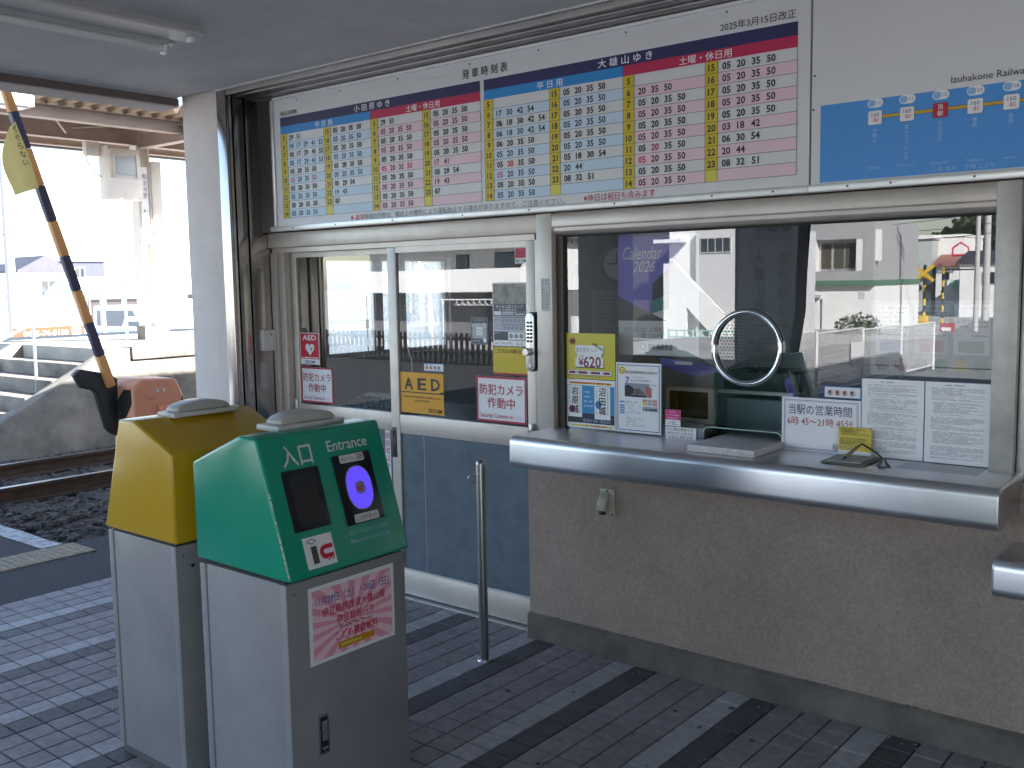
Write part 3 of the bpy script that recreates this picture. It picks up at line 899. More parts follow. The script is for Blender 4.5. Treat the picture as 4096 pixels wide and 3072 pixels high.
ttable([-4.496, -4.442, -4.136, -4.080, -3.774, -3.720, -3.410, -3.356, -3.039], '小 田 原 ゆ き',
       D(h5='29 51', h6='04 17 29 41 53', h7='05 17 29 41 53', h8='05 17 29 41 53', h21='05 29 54', h22='19 43', h23='07'),
       D(h5='29 51', h6=A, h7=A, h8=A, h20='17 41', h21='05 29 54', h22='19 43', h23='07'), {(0, 10, 0), (0, 10, 3), (4, 10, 0), (4, 10, 3)})
ttable([-3.017, -2.964, -2.643, -2.587, -2.265, -2.211, -1.890, -1.836, -1.517], '大 雄 山 ゆ き',
       D(h6='17 30 42 54', h7='06 18 30 42 54', h8='06 18 30 42 54', h9='06 20 35 50', h21='05 18 30 54', h22='20 44', h23='08 32 51'),
       D(h6='20 35 50', h7=A, h8=A, h20='03 18 42', h21='06 30 54', h22='20 44', h23='08 32 51'), {(0, 11, 1), (0, 12, 0), (4, 11, 1), (4, 12, 0)})
TTS.T(tu(-3.01), tv_(2.612), '発 車 時 刻 表', 0.062, BLACK, w=0.088, bold=0.012)
TTS.T(tu(-1.524), tv_(2.601), '2025年3月15日改正', 0.046, BLACK, 'R', w=0.098, bold=0.006)
TTS.T(tu(-4.492), tv_(2.592), '和田河原駅', 0.034, BLACK, 'L', w=0.046, bold=0.006)
TTS.T(tu(-3.945), tv_(2.0), '※', 0.042, REDI, 'L')
TTS.T(tu(-3.910), tv_(2.0), '赤字', 0.042, REDI, 'L', w=0.022, bold=0.008)
TTS.T(tu(-3.840), tv_(2.0), '時刻の列車は、輸送上の都合により運転休止する場合がありますので、ご注意ください。', 0.042, GRAYI, 'L', w=0.413, bold=0.004)
TTS.T(tu(-2.466), tv_(2.003), '※休日は祝日も含みます', 0.046, MAGENTA, 'L', w=0.114, bold=0.008)

fb = thing('fare_map_board', (0.0, 3.52, 1.958), 'white route map board with blue fare panel right of the timetable', 'sign')
box('board', -1.462, 1.60, 3.526, 3.5395, 1.985, 2.6865, mat('grey white map board', (0.66, 0.66, 0.68), 0.5, var=0.05, vscale=2), fb)
box('bottom_frame', -1.465, 1.60, 3.508, 3.5395, 1.956, 1.984, ALUW, fb, bev=0.003)
for (x, z) in ((-1.455, 2.25), (-1.452, 2.37)):
    MB().lathe((x, 3.5258, z), [(0, -0.002), (0.004, -0.002), (0.004, 0)], 8, 'y').build('screw', BLACKP, fb)
for x in (-1.32, -1.17, -0.9):
    MB().lathe((x, 3.5079, 1.970), [(0, -0.002), (0.004, -0.002), (0.004, 0)], 8, 'y').build('screw', BLACKP, fb)
FS = Sheet(fb, (-1.428, 3.526, 2.262), 2.6, 0.272)
MAPB = mat('map blue', '#3F8ED6', 0.45)
FS.R(0, 0, 1, 1, MAPB)
def fu(x): return (x + 1.428) / 2.6
def fv(z): return (2.262 - z) / 0.272
GOLD = mat('route line gold', '#C9A227', 0.5)
FS.R(fu(-1.23), fv(2.206), fu(1.0), fv(2.193), BLACK, 2); FS.R(fu(-1.23), fv(2.2045), fu(1.0), fv(2.1945), GOLD, 3)
PALE = mat('pale blue lettering', '#A9C6E8', 0.5)
st = [('12', '大雄山', 'Daiyuzan'), ('11', '富士フイルム前', 'FujiFILM-mae'), ('10', '和田河原', 'Wadagahara'), ('09', '塚原', 'Tsukahara'), ('08', '岩原', 'Iwahara')]
for i, (num, nm, ro) in enumerate(st):
    xc = -1.233 + i * 0.1083
    hb = 0.0235
    m1 = mat('station red', '#B3122E', 0.5) if i == 2 else PAPER
    FS.rrect(fu(xc - hb - 0.001), fv(2.1975 + hb + 0.001), fu(xc + hb + 0.001), fv(2.1975 - hb - 0.001), 0.02, BLACK, 4)
    FS.rrect(fu(xc - hb), fv(2.1975 + hb), fu(xc + hb), fv(2.1975 - hb), 0.02, m1, 5)
    if i == 2:
        FS.T(fu(xc), fv(2.209), '当', 0.065, PAPER, lv=6, bold=0.01); FS.T(fu(xc), fv(2.187), '駅', 0.065, PAPER, lv=6, bold=0.01)
    else:
        FS.T(fu(xc + 0.001), fv(2.208), '160', 0.055, BLACK, lv=6); FS.T(fu(xc + 0.004), fv(2.190), '80', 0.055, REDI, lv=6)
    FS.rrect(fu(xc - 0.027), fv(2.264 - 0.002), fu(xc + 0.027), fv(2.232), 0.055, PAPER, 4)
    FS.rrect(fu(xc - 0.024), fv(2.258), fu(xc + 0.001), fv(2.236), 0.03, mat('badge blue', '#86B1DD', 0.5), 5)
    FS.T(fu(xc + 0.013), fv(2.247), num, 0.05, GRAYI, lv=6)
    FS.T(fu(xc), fv(2.155), nm, 0.055, PALE, vert=True, lv=6, pitch=1.15)
    FS.T(fu(xc), fv(2.028 - 0.001 * i), ro, 0.032, PALE, lv=6)
FS.T(fu(-0.94), fv(2.004), '上段 大人     下段 こども', 0.05, PALE, lv=6, w=0.075)
FS.T(fu(-0.985), fv(2.292), 'Izuhakone Railway', 0.088, BLACK, 'L', bold=0.0)

# ================================================================== NOTICES ON THE DOORS
AEDR = mat('aed red', '#C4162E', 0.45)
AEDY = mat('aed amber', '#E0A012', 0.45)
PINK = mat('crimson border', '#B32646', 0.5)
YL = 3.6565; YR = 3.6145          # outer face of each door's glass is 0.5 mm behind
def heart(s, u, v, r, m, lv=3):
    k = s.h / s.w; pts = []
    for i in range(36):
        t = 2 * math.pi * i / 36
        pts.append((u + k * r * (16 * math.sin(t) ** 3) / 16, v - r * (13 * math.cos(t) - 5 * math.cos(2 * t) - 2 * math.cos(3 * t) - math.cos(4 * t)) / 16))
    s.poly(pts, m, lv)
# left door
th, s = sheet_thing('aed_sign', 'red defibrillator sign with white heart on the left door', 'sign', -4.560, -4.392, 1.204, 1.384, YL)
s.R(0.03, 0.02, 0.97, 0.83, AEDR); s.T(0.5, 0.15, 'AED', 0.17, PAPER, w=0.72, bold=0.02); heart(s, 0.52, 0.51, 0.22, PAPER)
s.poly([(0.55, 0.52), (0.62, 0.40), (0.60, 0.49), (0.67, 0.47), (0.57, 0.62), (0.60, 0.53)], AEDR, 4)
s.lines(0.08, 0.77, 0.92, 0.81, 1, PAPER, 0.9, 4, 0.9, 2); s.T(0.5, 0.92, 'SECOM', 0.10, BLUEI, w=0.5, bold=0.01)
def camera_sign(label, x0, x1, z0, z1, y):
    th, s = sheet_thing('camera_notice', label, 'sign', x0, x1, z0, z1, y)
    s.frame(0, 0, 1, 1, 0.045, PINK)
    s.T(0.5, 0.285, '防犯カメラ', 0.235, PINK, w=0.86, bold=0.008); s.T(0.5, 0.58, '作動中', 0.235, PINK, w=0.55, bold=0.008)
    s.T(0.07, 0.855, 'Security Cameras in', 0.105, PINK, 'L', w=0.66); s.T(0.76, 0.865, 'Use', 0.105, TINTP, 'L', w=0.16)
    return th
camera_sign('security camera notice with crimson border on the left door', -4.560, -4.286, 0.985, 1.188, YL)
th, s = sheet_thing('door_tag', 'tiny white tag on the rail of the left door', 'sign', -4.558, -4.485, 0.922, 0.938, 3.6465); s.lines(0.1, 0.2, 0.9, 0.9, 1, GRAYI, 0.7, 3, 0.9)
th, s = sheet_thing('staff_only_sign', 'narrow vertical staff only sign with red lettering on the left door panel', 'sign', -3.872, -3.832, 0.46, 0.872, 3.654)
s.T(0.5, 0.07, '関係者以外 立入禁止', 0.085, MAGENTA, vert=True, pitch=1.15)
# right door
th, s = sheet_thing('aed_plate', 'amber defibrillator plate with bold black letters on the right door', 'sign', -3.703, -3.396, 0.988, 1.199, YR, AEDY)
for i, ch in enumerate('AED'): s.T(0.20 + 0.31 * i, 0.27, ch, 0.30, BLACK, w=0.20, bold=0.02)
s.poly([(0.0, 0.475), (0.90, 0.475), (0.96, 0.44), (1.0, 0.44), (1.0, 0.50), (0, 0.50)], BLACK, 2)
s.T(0.5, 0.60, 'AUTOMATED EXTERNAL DEFIBRILLATOR', 0.045, BLACK, w=0.86); s.T(0.5, 0.69, '自動体外式除細動器', 0.05, BLACK, w=0.33); s.T(0.95, 0.905, 'SECOM', 0.10, BLACK, 'R', w=0.30, bold=0.01)
th, s = sheet_thing('manners_sticker', 'small blue edged sticker above the amber plate on the right door', 'sticker', -3.530, -3.392, 1.210, 1.250, YR)
s.frame(0, 0, 1, 1, 0.06, mat('sticker blue', '#3E79C2', 0.5))
for i in range(4):
    s.disc(0.17 + i * 0.2, 0.55, 0.27, mat('pale pink disc', '#D9B9B5', 0.5), 1); s.disc(0.16 + i * 0.2, 0.48, 0.12, mat('dark brown print', '#4A3A3C', 0.5), 2); s.R(0.12 + i * 0.2, 0.6, 0.21 + i * 0.2, 0.72, REDI if i == 1 else GRAYI, 2)
s.lines(0.08, 0.12, 0.8, 0.22, 1, GRAYI, 0.6, 8)
camera_sign('security camera notice with crimson border on the right door', -3.175, -2.866, 0.983, 1.203, YR)
GRB = mat('slate print', '#4B4F58', 0.45)
th, s = sheet_thing('touch_panel_sticker', 'grey rounded touch here sticker on the right door glass', 'sticker', -3.205, -3.091, 1.354, 1.487, YR, GRB)
s.rrect(0.02, 0.02, 0.98, 0.98, 0.06, mat('sticker pale rim', '#9A9DA3', 0.4), 1); s.rrect(0.045, 0.035, 0.955, 0.965, 0.05, GRB, 2)
s.rrect(0.1, 0.22, 0.9, 0.78, 0.06, mat('sticker light panel', '#A9ACB4', 0.4), 3); s.rrect(0.33, 0.36, 0.67, 0.66, 0.04, PAPER, 4); s.T(0.5, 0.46, 'エキ', 0.10, GRB, lv=5, w=0.2); s.T(0.5, 0.57, 'タグ', 0.10, GRB, lv=5, w=0.2)
s.T(0.5, 0.11, 'ここにタッチ!', 0.08, PAPER, lv=4, w=0.62); s.T(0.27, 0.29, 'Touch!', 0.12, PAPER, lv=5, w=0.45, shear=0.2); s.T(0.33, 0.87, 'エキタグ', 0.09, PAPER, lv=4, w=0.45); s.disc(0.80, 0.84, 0.09, PAPER, 4); s.disc(0.80, 0.30, 0.10, mat('pale grey', '#B9BCC4', 0.4), 4)
th, s = sheet_thing('stamp_rally_poster', 'glossy grey stamp rally poster in a clear sleeve on the right door', 'poster', -3.062, -2.856, 1.352, 1.652, YR, LAMIN)
s.R(0.02, 0.02, 0.98, 0.34, mat('poster photo', '#A8A49A', 0.35, color2=(0.08, 0.09, 0.11), vscale=26), 1)
s.R(0.02, 0.34, 0.98, 0.45, GRB, 1); s.T(0.5, 0.385, 'デジタル駅スタンプ', 0.055, PAPER, w=0.8, bold=0.01); s.lines(0.2, 0.425, 0.8, 0.44, 1, PAPER, 0.8, 5, 0.9, 2)
s.R(0.02, 0.45, 0.98, 0.53, mat('mid slate', '#6B6F78', 0.45), 1); s.rrect(0.05, 0.455, 0.25, 0.515, 0.01, PAPER, 2); s.lines(0.28, 0.46, 0.95, 0.52, 2, PAPER, 0.5, 6, 0.85, 2)
s.R(0.02, 0.53, 0.98, 0.76, mat('cool grey panel', '#AEB2BC', 0.45), 1)
for r_ in range(2):
    s.R(0.22, 0.545 + r_ * 0.115, 0.95, 0.553 + r_ * 0.115, GRB, 2)
    for c in range(6 - r_): s.disc(0.30 + c * 0.12 + r_ * 0.05, 0.60 + r_ * 0.115, 0.034, mat('stamp disc', '#8F97A8', 0.5), 2)
s.lines(0.05, 0.575, 0.18, 0.61, 2, GRAYI, 0.6, 7)
s.R(0.03, 0.77, 0.97, 0.91, GRB, 1); s.T(0.13, 0.795, 'エキタグ', 0.025, PAPER, w=0.15); s.rrect(0.45, 0.78, 0.94, 0.90, 0.01, PAPER, 2)
for c in range(3): s.disc(0.54 + c * 0.15, 0.84, 0.04, mat('stamp disc', '#8F97A8', 0.5), 3)
s.lines(0.05, 0.94, 0.9, 0.98, 2, GRAYI, 0.5, 9, 0.5)
th, s = sheet_thing('child_safety_poster', 'yellow child emergency poster above the camera notice on the right door', 'poster', -3.066, -2.857, 1.216, 1.346, YR, mat('poster yellow', '#C9B21C', 0.4))
s.T(0.5, 0.14, 'こども110番の駅', 0.17, mat('brown lettering', '#7A2A20', 0.5), w=0.92, bold=0.006)
s.R(0, 0.94, 1, 1, PINK); s.lines(0.15, 0.955, 0.85, 0.985, 1, PAPER, 0.8, 2, 0.9, 2)
th, s = sheet_thing('security_sticker', 'small crimson and white security sticker at the top of the right door glass', 'sticker', -2.922, -2.850, 1.738, 1.811, YR)
s.R(0.04, 0.04, 0.96, 0.66, PINK); s.T(0.5, 0.83, 'SECOM', 0.2, BLACK, w=0.88, bold=0.008); s.lines(0.35, 0.5, 0.65, 0.62, 2, TINTP, 0.5, 2, 0.9, 2)
th, s = sheet_thing('label_strip', 'clear label strip with tiny print on the steel post', 'label', -2.716, -2.672, 1.521, 1.667, 3.544, mat('label grey', '#B5B4B8', 0.4))
for i in range(10): s.lines(0.12, 0.06 + i * 0.09, 0.42, 0.10 + i * 0.09, 1, GRAYI, 0.7, i, 0.9); s.lines(0.58, 0.06 + i * 0.09, 0.9, 0.10 + i * 0.09, 1, GRAYI, 0.7, i + 20, 0.9)

# ================================================================== NOTICES ON THE TICKET WINDOW
GZ = GY - 0.0006
POY = mat('poster lemon', '#C3B81A', 0.35, coat=0.3)
th, s = sheet_thing('day_ticket_poster', 'yellow day ticket poster priced 620 at the left of the ticket window', 'poster', -2.617, -2.357, 1.220, 1.422, GZ, POY)
s.poly([(0.2, 0.28), (0.78, 0.28), (0.78, 0.44), (0.74, 0.48), (0.74, 0.54), (0.78, 0.58), (0.78, 0.76), (0.2, 0.76), (0.2, 0.58), (0.24, 0.54), (0.24, 0.48), (0.2, 0.44)], BLACK, 1)
s.poly([(0.19, 0.26), (0.77, 0.26), (0.77, 0.42), (0.73, 0.46), (0.73, 0.52), (0.77, 0.56), (0.77, 0.74), (0.19, 0.74), (0.19, 0.56), (0.23, 0.52), (0.23, 0.46), (0.19, 0.42)], PAPER, 2)
MAR = mat('maroon lettering', '#7B2B3E', 0.5)
s.T(0.42, 0.36, '金太郎きっぷ', 0.095, GRAYI, w=0.44, lv=3); s.T(0.33, 0.50, '大人', 0.07, GRAYI, lv=3); s.T(0.31, 0.63, '¥', 0.17, MAR, lv=3, bold=0.02); s.T(0.54, 0.62, '620', 0.25, MAR, lv=3, w=0.36, bold=0.02); s.T(0.75, 0.67, '税込', 0.035, MAR, lv=3, w=0.03)
s.poly([(0.08, 0.10), (0.12, 0.14), (0.17, 0.08), (0.17, 0.14), (0.22, 0.16), (0.17, 0.2), (0.2, 0.26), (0.13, 0.23), (0.09, 0.27), (0.09, 0.2), (0.04, 0.18), (0.09, 0.15)], MAR, 1)
s.poly([(0.55, 0.2), (0.66, 0.26), (0.65, 0.30), (0.54, 0.24)], mat('brown print', '#7A4A3A', 0.5), 3); s.poly([(0.66, 0.27), (0.76, 0.33), (0.75, 0.38), (0.65, 0.32)], mat('leaf print', '#7DA57A', 0.5), 3)
s.rrect(0.03, 0.81, 0.93, 0.92, 0.03, BLACK, 1); s.rrect(0.035, 0.815, 0.925, 0.91, 0.03, PAPER, 2)
for i, (a, b) in enumerate(((0.06, 0.19), (0.25, 0.44), (0.51, 0.70), (0.77, 0.90))):
    s.R(a, 0.835, b, 0.89, MAR, 3)
    if i: s.T(a - 0.03, 0.862, '+', 0.06, BLACK, lv=3, bold=0.02)
s.lines(0.04, 0.94, 0.7, 0.97, 1, GRAYI, 0.6, 4, 0.8)
th, s = sheet_thing('castle_stamp_poster', 'castle seal poster with brush lettering on blue below the yellow poster', 'poster', -2.617, -2.357, 1.000, 1.2165, GZ, LAMIN)
AZ = mat('azure print', '#2D87BD', 0.45); DK = mat('night blue print', '#1A2233', 0.45)
s.R(0.02, 0.12, 0.98, 0.70, AZ); s.R(0.02, 0.70, 0.98, 0.90, DK)
s.R(0.06, 0.05, 0.93, 0.095, YELI); s.lines(0.08, 0.055, 0.9, 0.09, 1, REDI, 0.8, 3, 0.9, 2); s.R(0.1, 0.93, 0.93, 0.97, YELP); s.lines(0.4, 0.935, 0.9, 0.965, 1, REDI, 0.8, 5, 0.9, 2)
s.R(0.03, 0.13, 0.32, 0.78, PAPER, 2); s.R(0.58, 0.13, 0.90, 0.80, PAPER, 2)
for i, ch in enumerate('岩原城'): s.T(0.18, 0.24 + i * 0.19, ch, 0.17, BLACK, lv=4, bold=0.02)
for i, ch in enumerate('沼田城'): s.T(0.74, 0.24 + i * 0.19, ch, 0.17, BLACK, lv=4, bold=0.02)
s.disc(0.11, 0.62, 0.075, mat('plum seal', '#6A2340', 0.5), 3); s.disc(0.66, 0.50, 0.08, mat('blue seal', '#4A74B5', 0.5), 3)
for (a, sd_) in ((0.07, 1), (0.28, 2), (0.62, 3), (0.85, 4)):
    for j in range(12): s.R(a - 0.008, 0.17 + j * 0.045, a + 0.008, 0.195 + j * 0.045 + 0.008 * ((j * sd_) % 3) / 2, GRAYI, 3)
s.lines(0.36, 0.24, 0.55, 0.62, 4, PALE, 0.3, 12, 0.8, 2); s.T(0.62, 0.84, '各1枚￥300（税込み）', 0.075, PALE, w=0.56, lv=3)
th, s = sheet_thing('commemorative_ticket_notice', 'white commemorative ticket notice with a train picture in a clear stand', 'notice', -2.349, -2.126, 1.000, 1.301, GZ - 0.004, LAMIN, 0.003)
s.frame(0.03, 0.03, 0.97, 0.97, 0.010, BLUEI); s.disc(0.14, 0.11, 0.055, mat('amber disc', '#CFAE3A', 0.5), 2); s.T(0.14, 0.11, '7', 0.06, PAPER, lv=3)
s.T(0.21, 0.135, '並び記念乗車券発売のお知らせ', 0.04, BLACK, 'L', w=0.71, bold=0.006); s.T(0.5, 0.205, '令和7年7月7日', 0.02, GRAYI, w=0.24)
s.T(0.26, 0.245, '7', 0.095, BLUEI, bold=0.02); s.T(0.33, 0.25, '並び記念乗車券', 0.035, GRAYI, 'L', w=0.42)
s.R(0.2, 0.29, 0.80, 0.485, mat('photo grey', '#8A8F9A', 0.45), 1); s.poly([(0.2, 0.33), (0.28, 0.31), (0.40, 0.36), (0.40, 0.44), (0.2, 0.47)], DK, 2); s.poly([(0.68, 0.31), (0.78, 0.36), (0.80, 0.485), (0.70, 0.47), (0.66, 0.40)], mat('train red', '#B5606A', 0.5), 2); s.R(0.2, 0.455, 0.68, 0.485, BLACK, 2); s.poly([(0.40, 0.37), (0.52, 0.36), (0.66, 0.44), (0.42, 0.455)], mat('train brown', '#5F5654', 0.5), 2)
s.disc(0.84, 0.31, 0.04, PAPER, 2, ru=0.09); s.lines(0.78, 0.295, 0.9, 0.32, 2, GRAYI, 0.5, 3, 0.9, 3)
for r_ in range(2):
    for c in range(3): s.R(0.60 + c * 0.11, 0.51 + r_ * 0.045, 0.70 + c * 0.11, 0.55 + r_ * 0.045, (mat('tkt a', '#C58E86', 0.5), mat('tkt b', '#A9AFBE', 0.5), mat('tkt c', '#D39A82', 0.5), YELP, mat('tkt b', '#A9AFBE', 0.5), mat('tkt d', '#D58D8E', 0.5))[r_ * 3 + c], 2)
s.R(0.60, 0.61, 0.93, 0.68, mat('tkt b', '#A9AFBE', 0.5), 2); s.lines(0.61, 0.64, 0.92, 0.67, 1, BLACK, 0.9, 4, 0.9, 3)
for i, v in enumerate((0.55, 0.605, 0.64, 0.675, 0.71)): s.rrect(0.08, v, 0.19, v + 0.025, 0.006, mat('tag blue', '#7086C0', 0.5), 2)
s.lines(0.23, 0.555, 0.56, 0.74, 6, GRAYI, 0.3, 21, 0.6); s.lines(0.23, 0.76, 0.66, 0.92, 8, GRAYI, 0.3, 22, 0.7)
th, s = sheet_thing('card_reminder_tag', 'small pink and white card standing on the counter behind the glass', 'card', -2.108, -2.036, 1.044, 1.112, GZ - 0.002, PAPER)
s.R(0, 0, 1, 0.62, mat('hot pink', '#C8307C', 0.45)); s.T(0.5, 0.14, 'そろそろ', 0.12, PAPER, w=0.38); s.T(0.5, 0.33, 'モバイルPASMO', 0.11, PAPER, w=0.88); s.T(0.5, 0.51, '始めませんか?', 0.12, PAPER, w=0.7); s.lines(0.1, 0.7, 0.9, 0.95, 3, GRAYI, 0.5, 5, 0.7)
th, s = sheet_thing('bag_price_notice', 'white paper bag price notice taped above the counter', 'notice', -2.106, -1.962, 0.990, 1.041, GZ - 0.003, PAPER)
s.T(0.5, 0.2, 'レジ袋は有料です', 0.24, BLACK, w=0.84); s.T(0.5, 0.52, 'Mサイズ・Lサイズ', 0.24, BLACK, w=0.82); s.T(0.5, 0.82, 'ともに 3円 です', 0.24, BLACK, w=0.78)
th, s = sheet_thing('hours_notice', 'white station hours notice with blue border below the speech ring', 'notice', -1.592, -1.287, 0.993, 1.197, GZ - 0.002, LAMIN)
s.frame(0.03, 0.045, 0.97, 0.965, 0.008, BLUEI); s.frame(0.045, 0.067, 0.955, 0.943, 0.004, BLUEI)
s.T(0.49, 0.22, '当駅の営業時間', 0.19, mat('indigo lettering', '#3A3F66', 0.5), w=0.80); s.T(0.49, 0.44, '6時 45～21時 45分', 0.16, mat('crimson lettering', '#B02A45', 0.5), w=0.83); s.T(0.66, 0.88, '和田河原駅', 0.13, mat('indigo lettering', '#3A3F66', 0.5), 'L', w=0.30)
th, s = sheet_thing('manners_sticker', 'small blue edged sticker above the station hours notice', 'sticker', -1.427, -1.288, 1.203, 1.246, GZ, PAPER)
s.frame(0, 0, 1, 1, 0.06, mat('sticker blue', '#3E79C2', 0.5))
for i in range(4):
    s.disc(0.17 + i * 0.2, 0.55, 0.27, mat('pale pink disc', '#D9B9B5', 0.5), 1); s.disc(0.16 + i * 0.2, 0.48, 0.12, mat('dark brown print', '#4A3A3C', 0.5), 2); s.R(0.12 + i * 0.2, 0.6, 0.21 + i * 0.2, 0.72, REDI if i == 1 else GRAYI, 2)
for (nm, lab, xa, xb, sd_) in (('terms_sheet', 'left of two large sheets of fine print at the right of the window', -1.285, -1.066, 31), ('terms_sheet', 'right of two large sheets of fine print beside the silver post', -1.062, -0.846, 47)):
    th, s = sheet_thing(nm, lab, 'notice', xa, xb, 0.996, 1.281, GZ, LAMIN)
    s.lines(0.3, 0.03, 0.6, 0.045, 1, GRAYI, 0.7, sd_)
    for k in range(5): s.lines(0.10 + 0.03 * (k % 2), 0.07 + k * 0.18, 0.90, 0.07 + k * 0.18 + 0.16, 13, GRAYI, 0.35, sd_ + k, 0.85)
th, s = sheet_thing('pass_notice', 'yellow clear sleeve notice in front of the station hours notice', 'notice', -1.362, -1.240, 0.996, 1.100, 3.575, mat('yellow note', '#D2B93A', 0.35, coat=0.3))
for i, tx in enumerate(('定期券は新規・継続ともに', '有効期間開始日の', '14日前からお求めいただけます。', '', '当駅で発売できる定期券は', '区間は大雄山線内のみで', '改札通学対応です。')):
    if tx: s.T(0.06, 0.07 + i * 0.085, tx, 0.072, BLACK, 'L', w=min(0.9, 0.066 * len(tx)))
s.R(0, 0.83, 1, 1, PAPER); s.lines(0.05, 0.68, 0.9, 0.80, 2, GRAYI, 0.4, 3, 0.7)

# things on the counter
mt = thing('coin_tray', (-1.72, 3.45, 0.993), 'pale marble payment slab on the steel counter', 'tray')
MARB = mat('speckled marble', (0.55, 0.52, 0.54), 0.35, var=0.22, vscale=70)
box('slab', -1.862, -1.585, 3.335, 3.70, 0.9935, 1.021, MARB, mt, bev=0.003)
pt = thing('writing_tray', (-1.28, 3.47, 0.993), 'small grey writing tray with a pen on the counter', 'tray')
box('base', -1.355, -1.195, 3.385, 3.56, 0.9945, 1.000, mat('grey tray', (0.10, 0.11, 0.10), 0.5), pt, bev=0.002)
box('pad', -1.335, -1.215, 3.40, 3.545, 1.0003, 1.004, mat('pad grey', (0.35, 0.34, 0.36), 0.6), pt)
pn = thing('pen', (-1.27, 3.47, 1.004), 'short olive pen lying on the writing tray with a black cord', 'pen')
MB().tube((-1.285, 3.44, 1.012), (-1.268, 3.50, 1.040), 0.0065, 12).build('barrel', mat('olive pen', (0.22, 0.20, 0.12), 0.4), pn, smooth=True)
MB().tube((-1.285, 3.44, 1.012), (-1.290, 3.424, 1.006), 0.005, 10, 0.002).build('tip', BLACKP, pn, smooth=True)
cd = MB(); cd.path([(-1.268, 3.50, 1.040), (-1.262, 3.54, 1.048), (-1.24, 3.56, 1.03), (-1.21, 3.55, 1.016), (-1.185, 3.53, 1.004), (-1.17, 3.47, 0.999), (-1.165, 3.42, 0.997), (-1.15, 3.395, 0.997), (-1.13, 3.40, 0.997), (-1.125, 3.43, 0.997), (-1.15, 3.47, 0.999), (-1.175, 3.53, 1.001)], 0.0035, 8)
cd.build('cord', BLACKP, pn, smooth=True)

# ================================================================== INSIDE THE OFFICE
cal = thing('wall_calendar', (-2.2, 3.70, 1.33), 'purple calendar poster hanging inside the ticket window', 'calendar')
PUR = mat('calendar purple', '#807CDA', 0.5)
box('sheet', -2.407, -2.01, 3.70, 3.703, 1.326, 1.860, PAPER, cal)
CS = Sheet(cal, (-2.407, 3.70, 1.860), 0.397, 0.534)
CS.R(0, 0, 1, 0.04, mat('calendar head strip', '#6C78B8', 0.5)); CS.poly([(0, 0.04), (0.64, 0.04), (0.86, 0.08), (0.74, 0.20), (0.64, 0.32), (0.44, 0.42), (0.43, 0.66), (0, 0.52)], PUR, 1)
CS.poly([(0, 0.52), (0.43, 0.66), (0.62, 0.72), (0, 0.72)], mat('calendar grey', '#4F5A63', 0.5), 1)
CS.poly([(0.44, 0.42), (0.64, 0.30), (0.64, 0.62), (0.43, 0.66)], DK, 1); CS.poly([(0.43, 0.56), (0.64, 0.50), (0.64, 0.62), (0.43, 0.66)], mat('train teal', '#3C8F86', 0.5), 2)
CS.T(0.31, 0.17, 'Calendar', 0.11, PAPER, w=0.50, shear=0.35, bold=0.004); CS.T(0.33, 0.28, '2026', 0.095, PAPER, w=0.29, shear=0.35, bold=0.004)
CS.R(0, 0.72, 0.53, 0.88, PAPER, 3); CS.T(0.28, 0.79, '10月11日（土）より', 0.04, GRAYI, 'C', w=0.40, lv=4); CS.T(0.47, 0.79, '発売', 0.04, REDI, 'L', w=0.085, lv=4); CS.T(0.42, 0.84, '1部 1,200円', 0.04, GRAYI, 'C', w=0.28, lv=4)
CS.T(0.38, 0.93, '伊豆箱根鉄道', 0.05, BLACK, 'L', w=0.31, lv=3, bold=0.01); CS.disc(0.32, 0.93, 0.028, mat('logo grey green', '#8CA3A0', 0.5), 3); CS.disc(0.32, 0.93, 0.020, PAPER, 4)
pl = thing('price_display', (-2.05, 3.78, 1.25), 'purple slanted card behind the glass left of the speech ring', 'card')
mesh('card', [(-2.22, 3.74, 1.315), (-2.03, 3.74, 1.30), (-1.95, 3.80, 1.262), (-2.06, 3.78, 1.235), (-2.22, 3.74, 1.275), (-2.22, 3.742, 1.315), (-2.03, 3.742, 1.30), (-1.95, 3.802, 1.262), (-2.06, 3.782, 1.235), (-2.22, 3.742, 1.275)],
     [(0, 4, 3, 2, 1), (5, 6, 7, 8, 9), (0, 1, 6, 5), (1, 2, 7, 6), (2, 3, 8, 7), (3, 4, 9, 8), (4, 0, 5, 9)], PUR, pl)
box('tag', -2.145, -2.06, 3.735, 3.7375, 1.288, 1.302, PAPER, pl)
lfb = thing('leaflet_board', (-1.06, 3.73, 1.29), 'hazy pale leaflet board with small pictures behind the right of the ticket window', 'board')
box('panel', -1.30, -0.87, 3.722, 3.730, 1.285, 1.56, mat('leaflet panel', (0.30, 0.31, 0.34), 0.5), lfb)
LS = Sheet(lfb, (-1.30, 3.722, 1.56), 0.43, 0.275)
for c in range(3):
    LS.R(0.04 + c * 0.32, 0.05, 0.32 + c * 0.32, 0.70, (mat('leaflet white', '#C9CBD4', 0.5), mat('leaflet grey', '#AEB2BC', 0.5), mat('leaflet white', '#C9CBD4', 0.5))[c], 1); LS.lines(0.06 + c * 0.32, 0.09, 0.30 + c * 0.32, 0.5, 7, GRAYI, 0.35, 80 + c, 0.8, 2); LS.R(0.08 + c * 0.32, 0.52, 0.28 + c * 0.32, 0.67, (mat('leaflet blue', '#5C7FB8', 0.5), mat('leaflet rose', '#B07A86', 0.5), mat('leaflet sage', '#7E9C86', 0.5))[c], 2)
for c, hx in enumerate(('#6B5A55', '#7A4B4B', '#444C63', '#4D7A6A', '#B0A25C', '#55806B')): LS.disc(0.10 + c * 0.16, 0.85, 0.09, mat('leaflet dot ' + hx, hx, 0.5), 1)
dk = thing('office_desk', (-2.6, 4.0, 0), 'dark desk along the inside of the office front', 'desk')
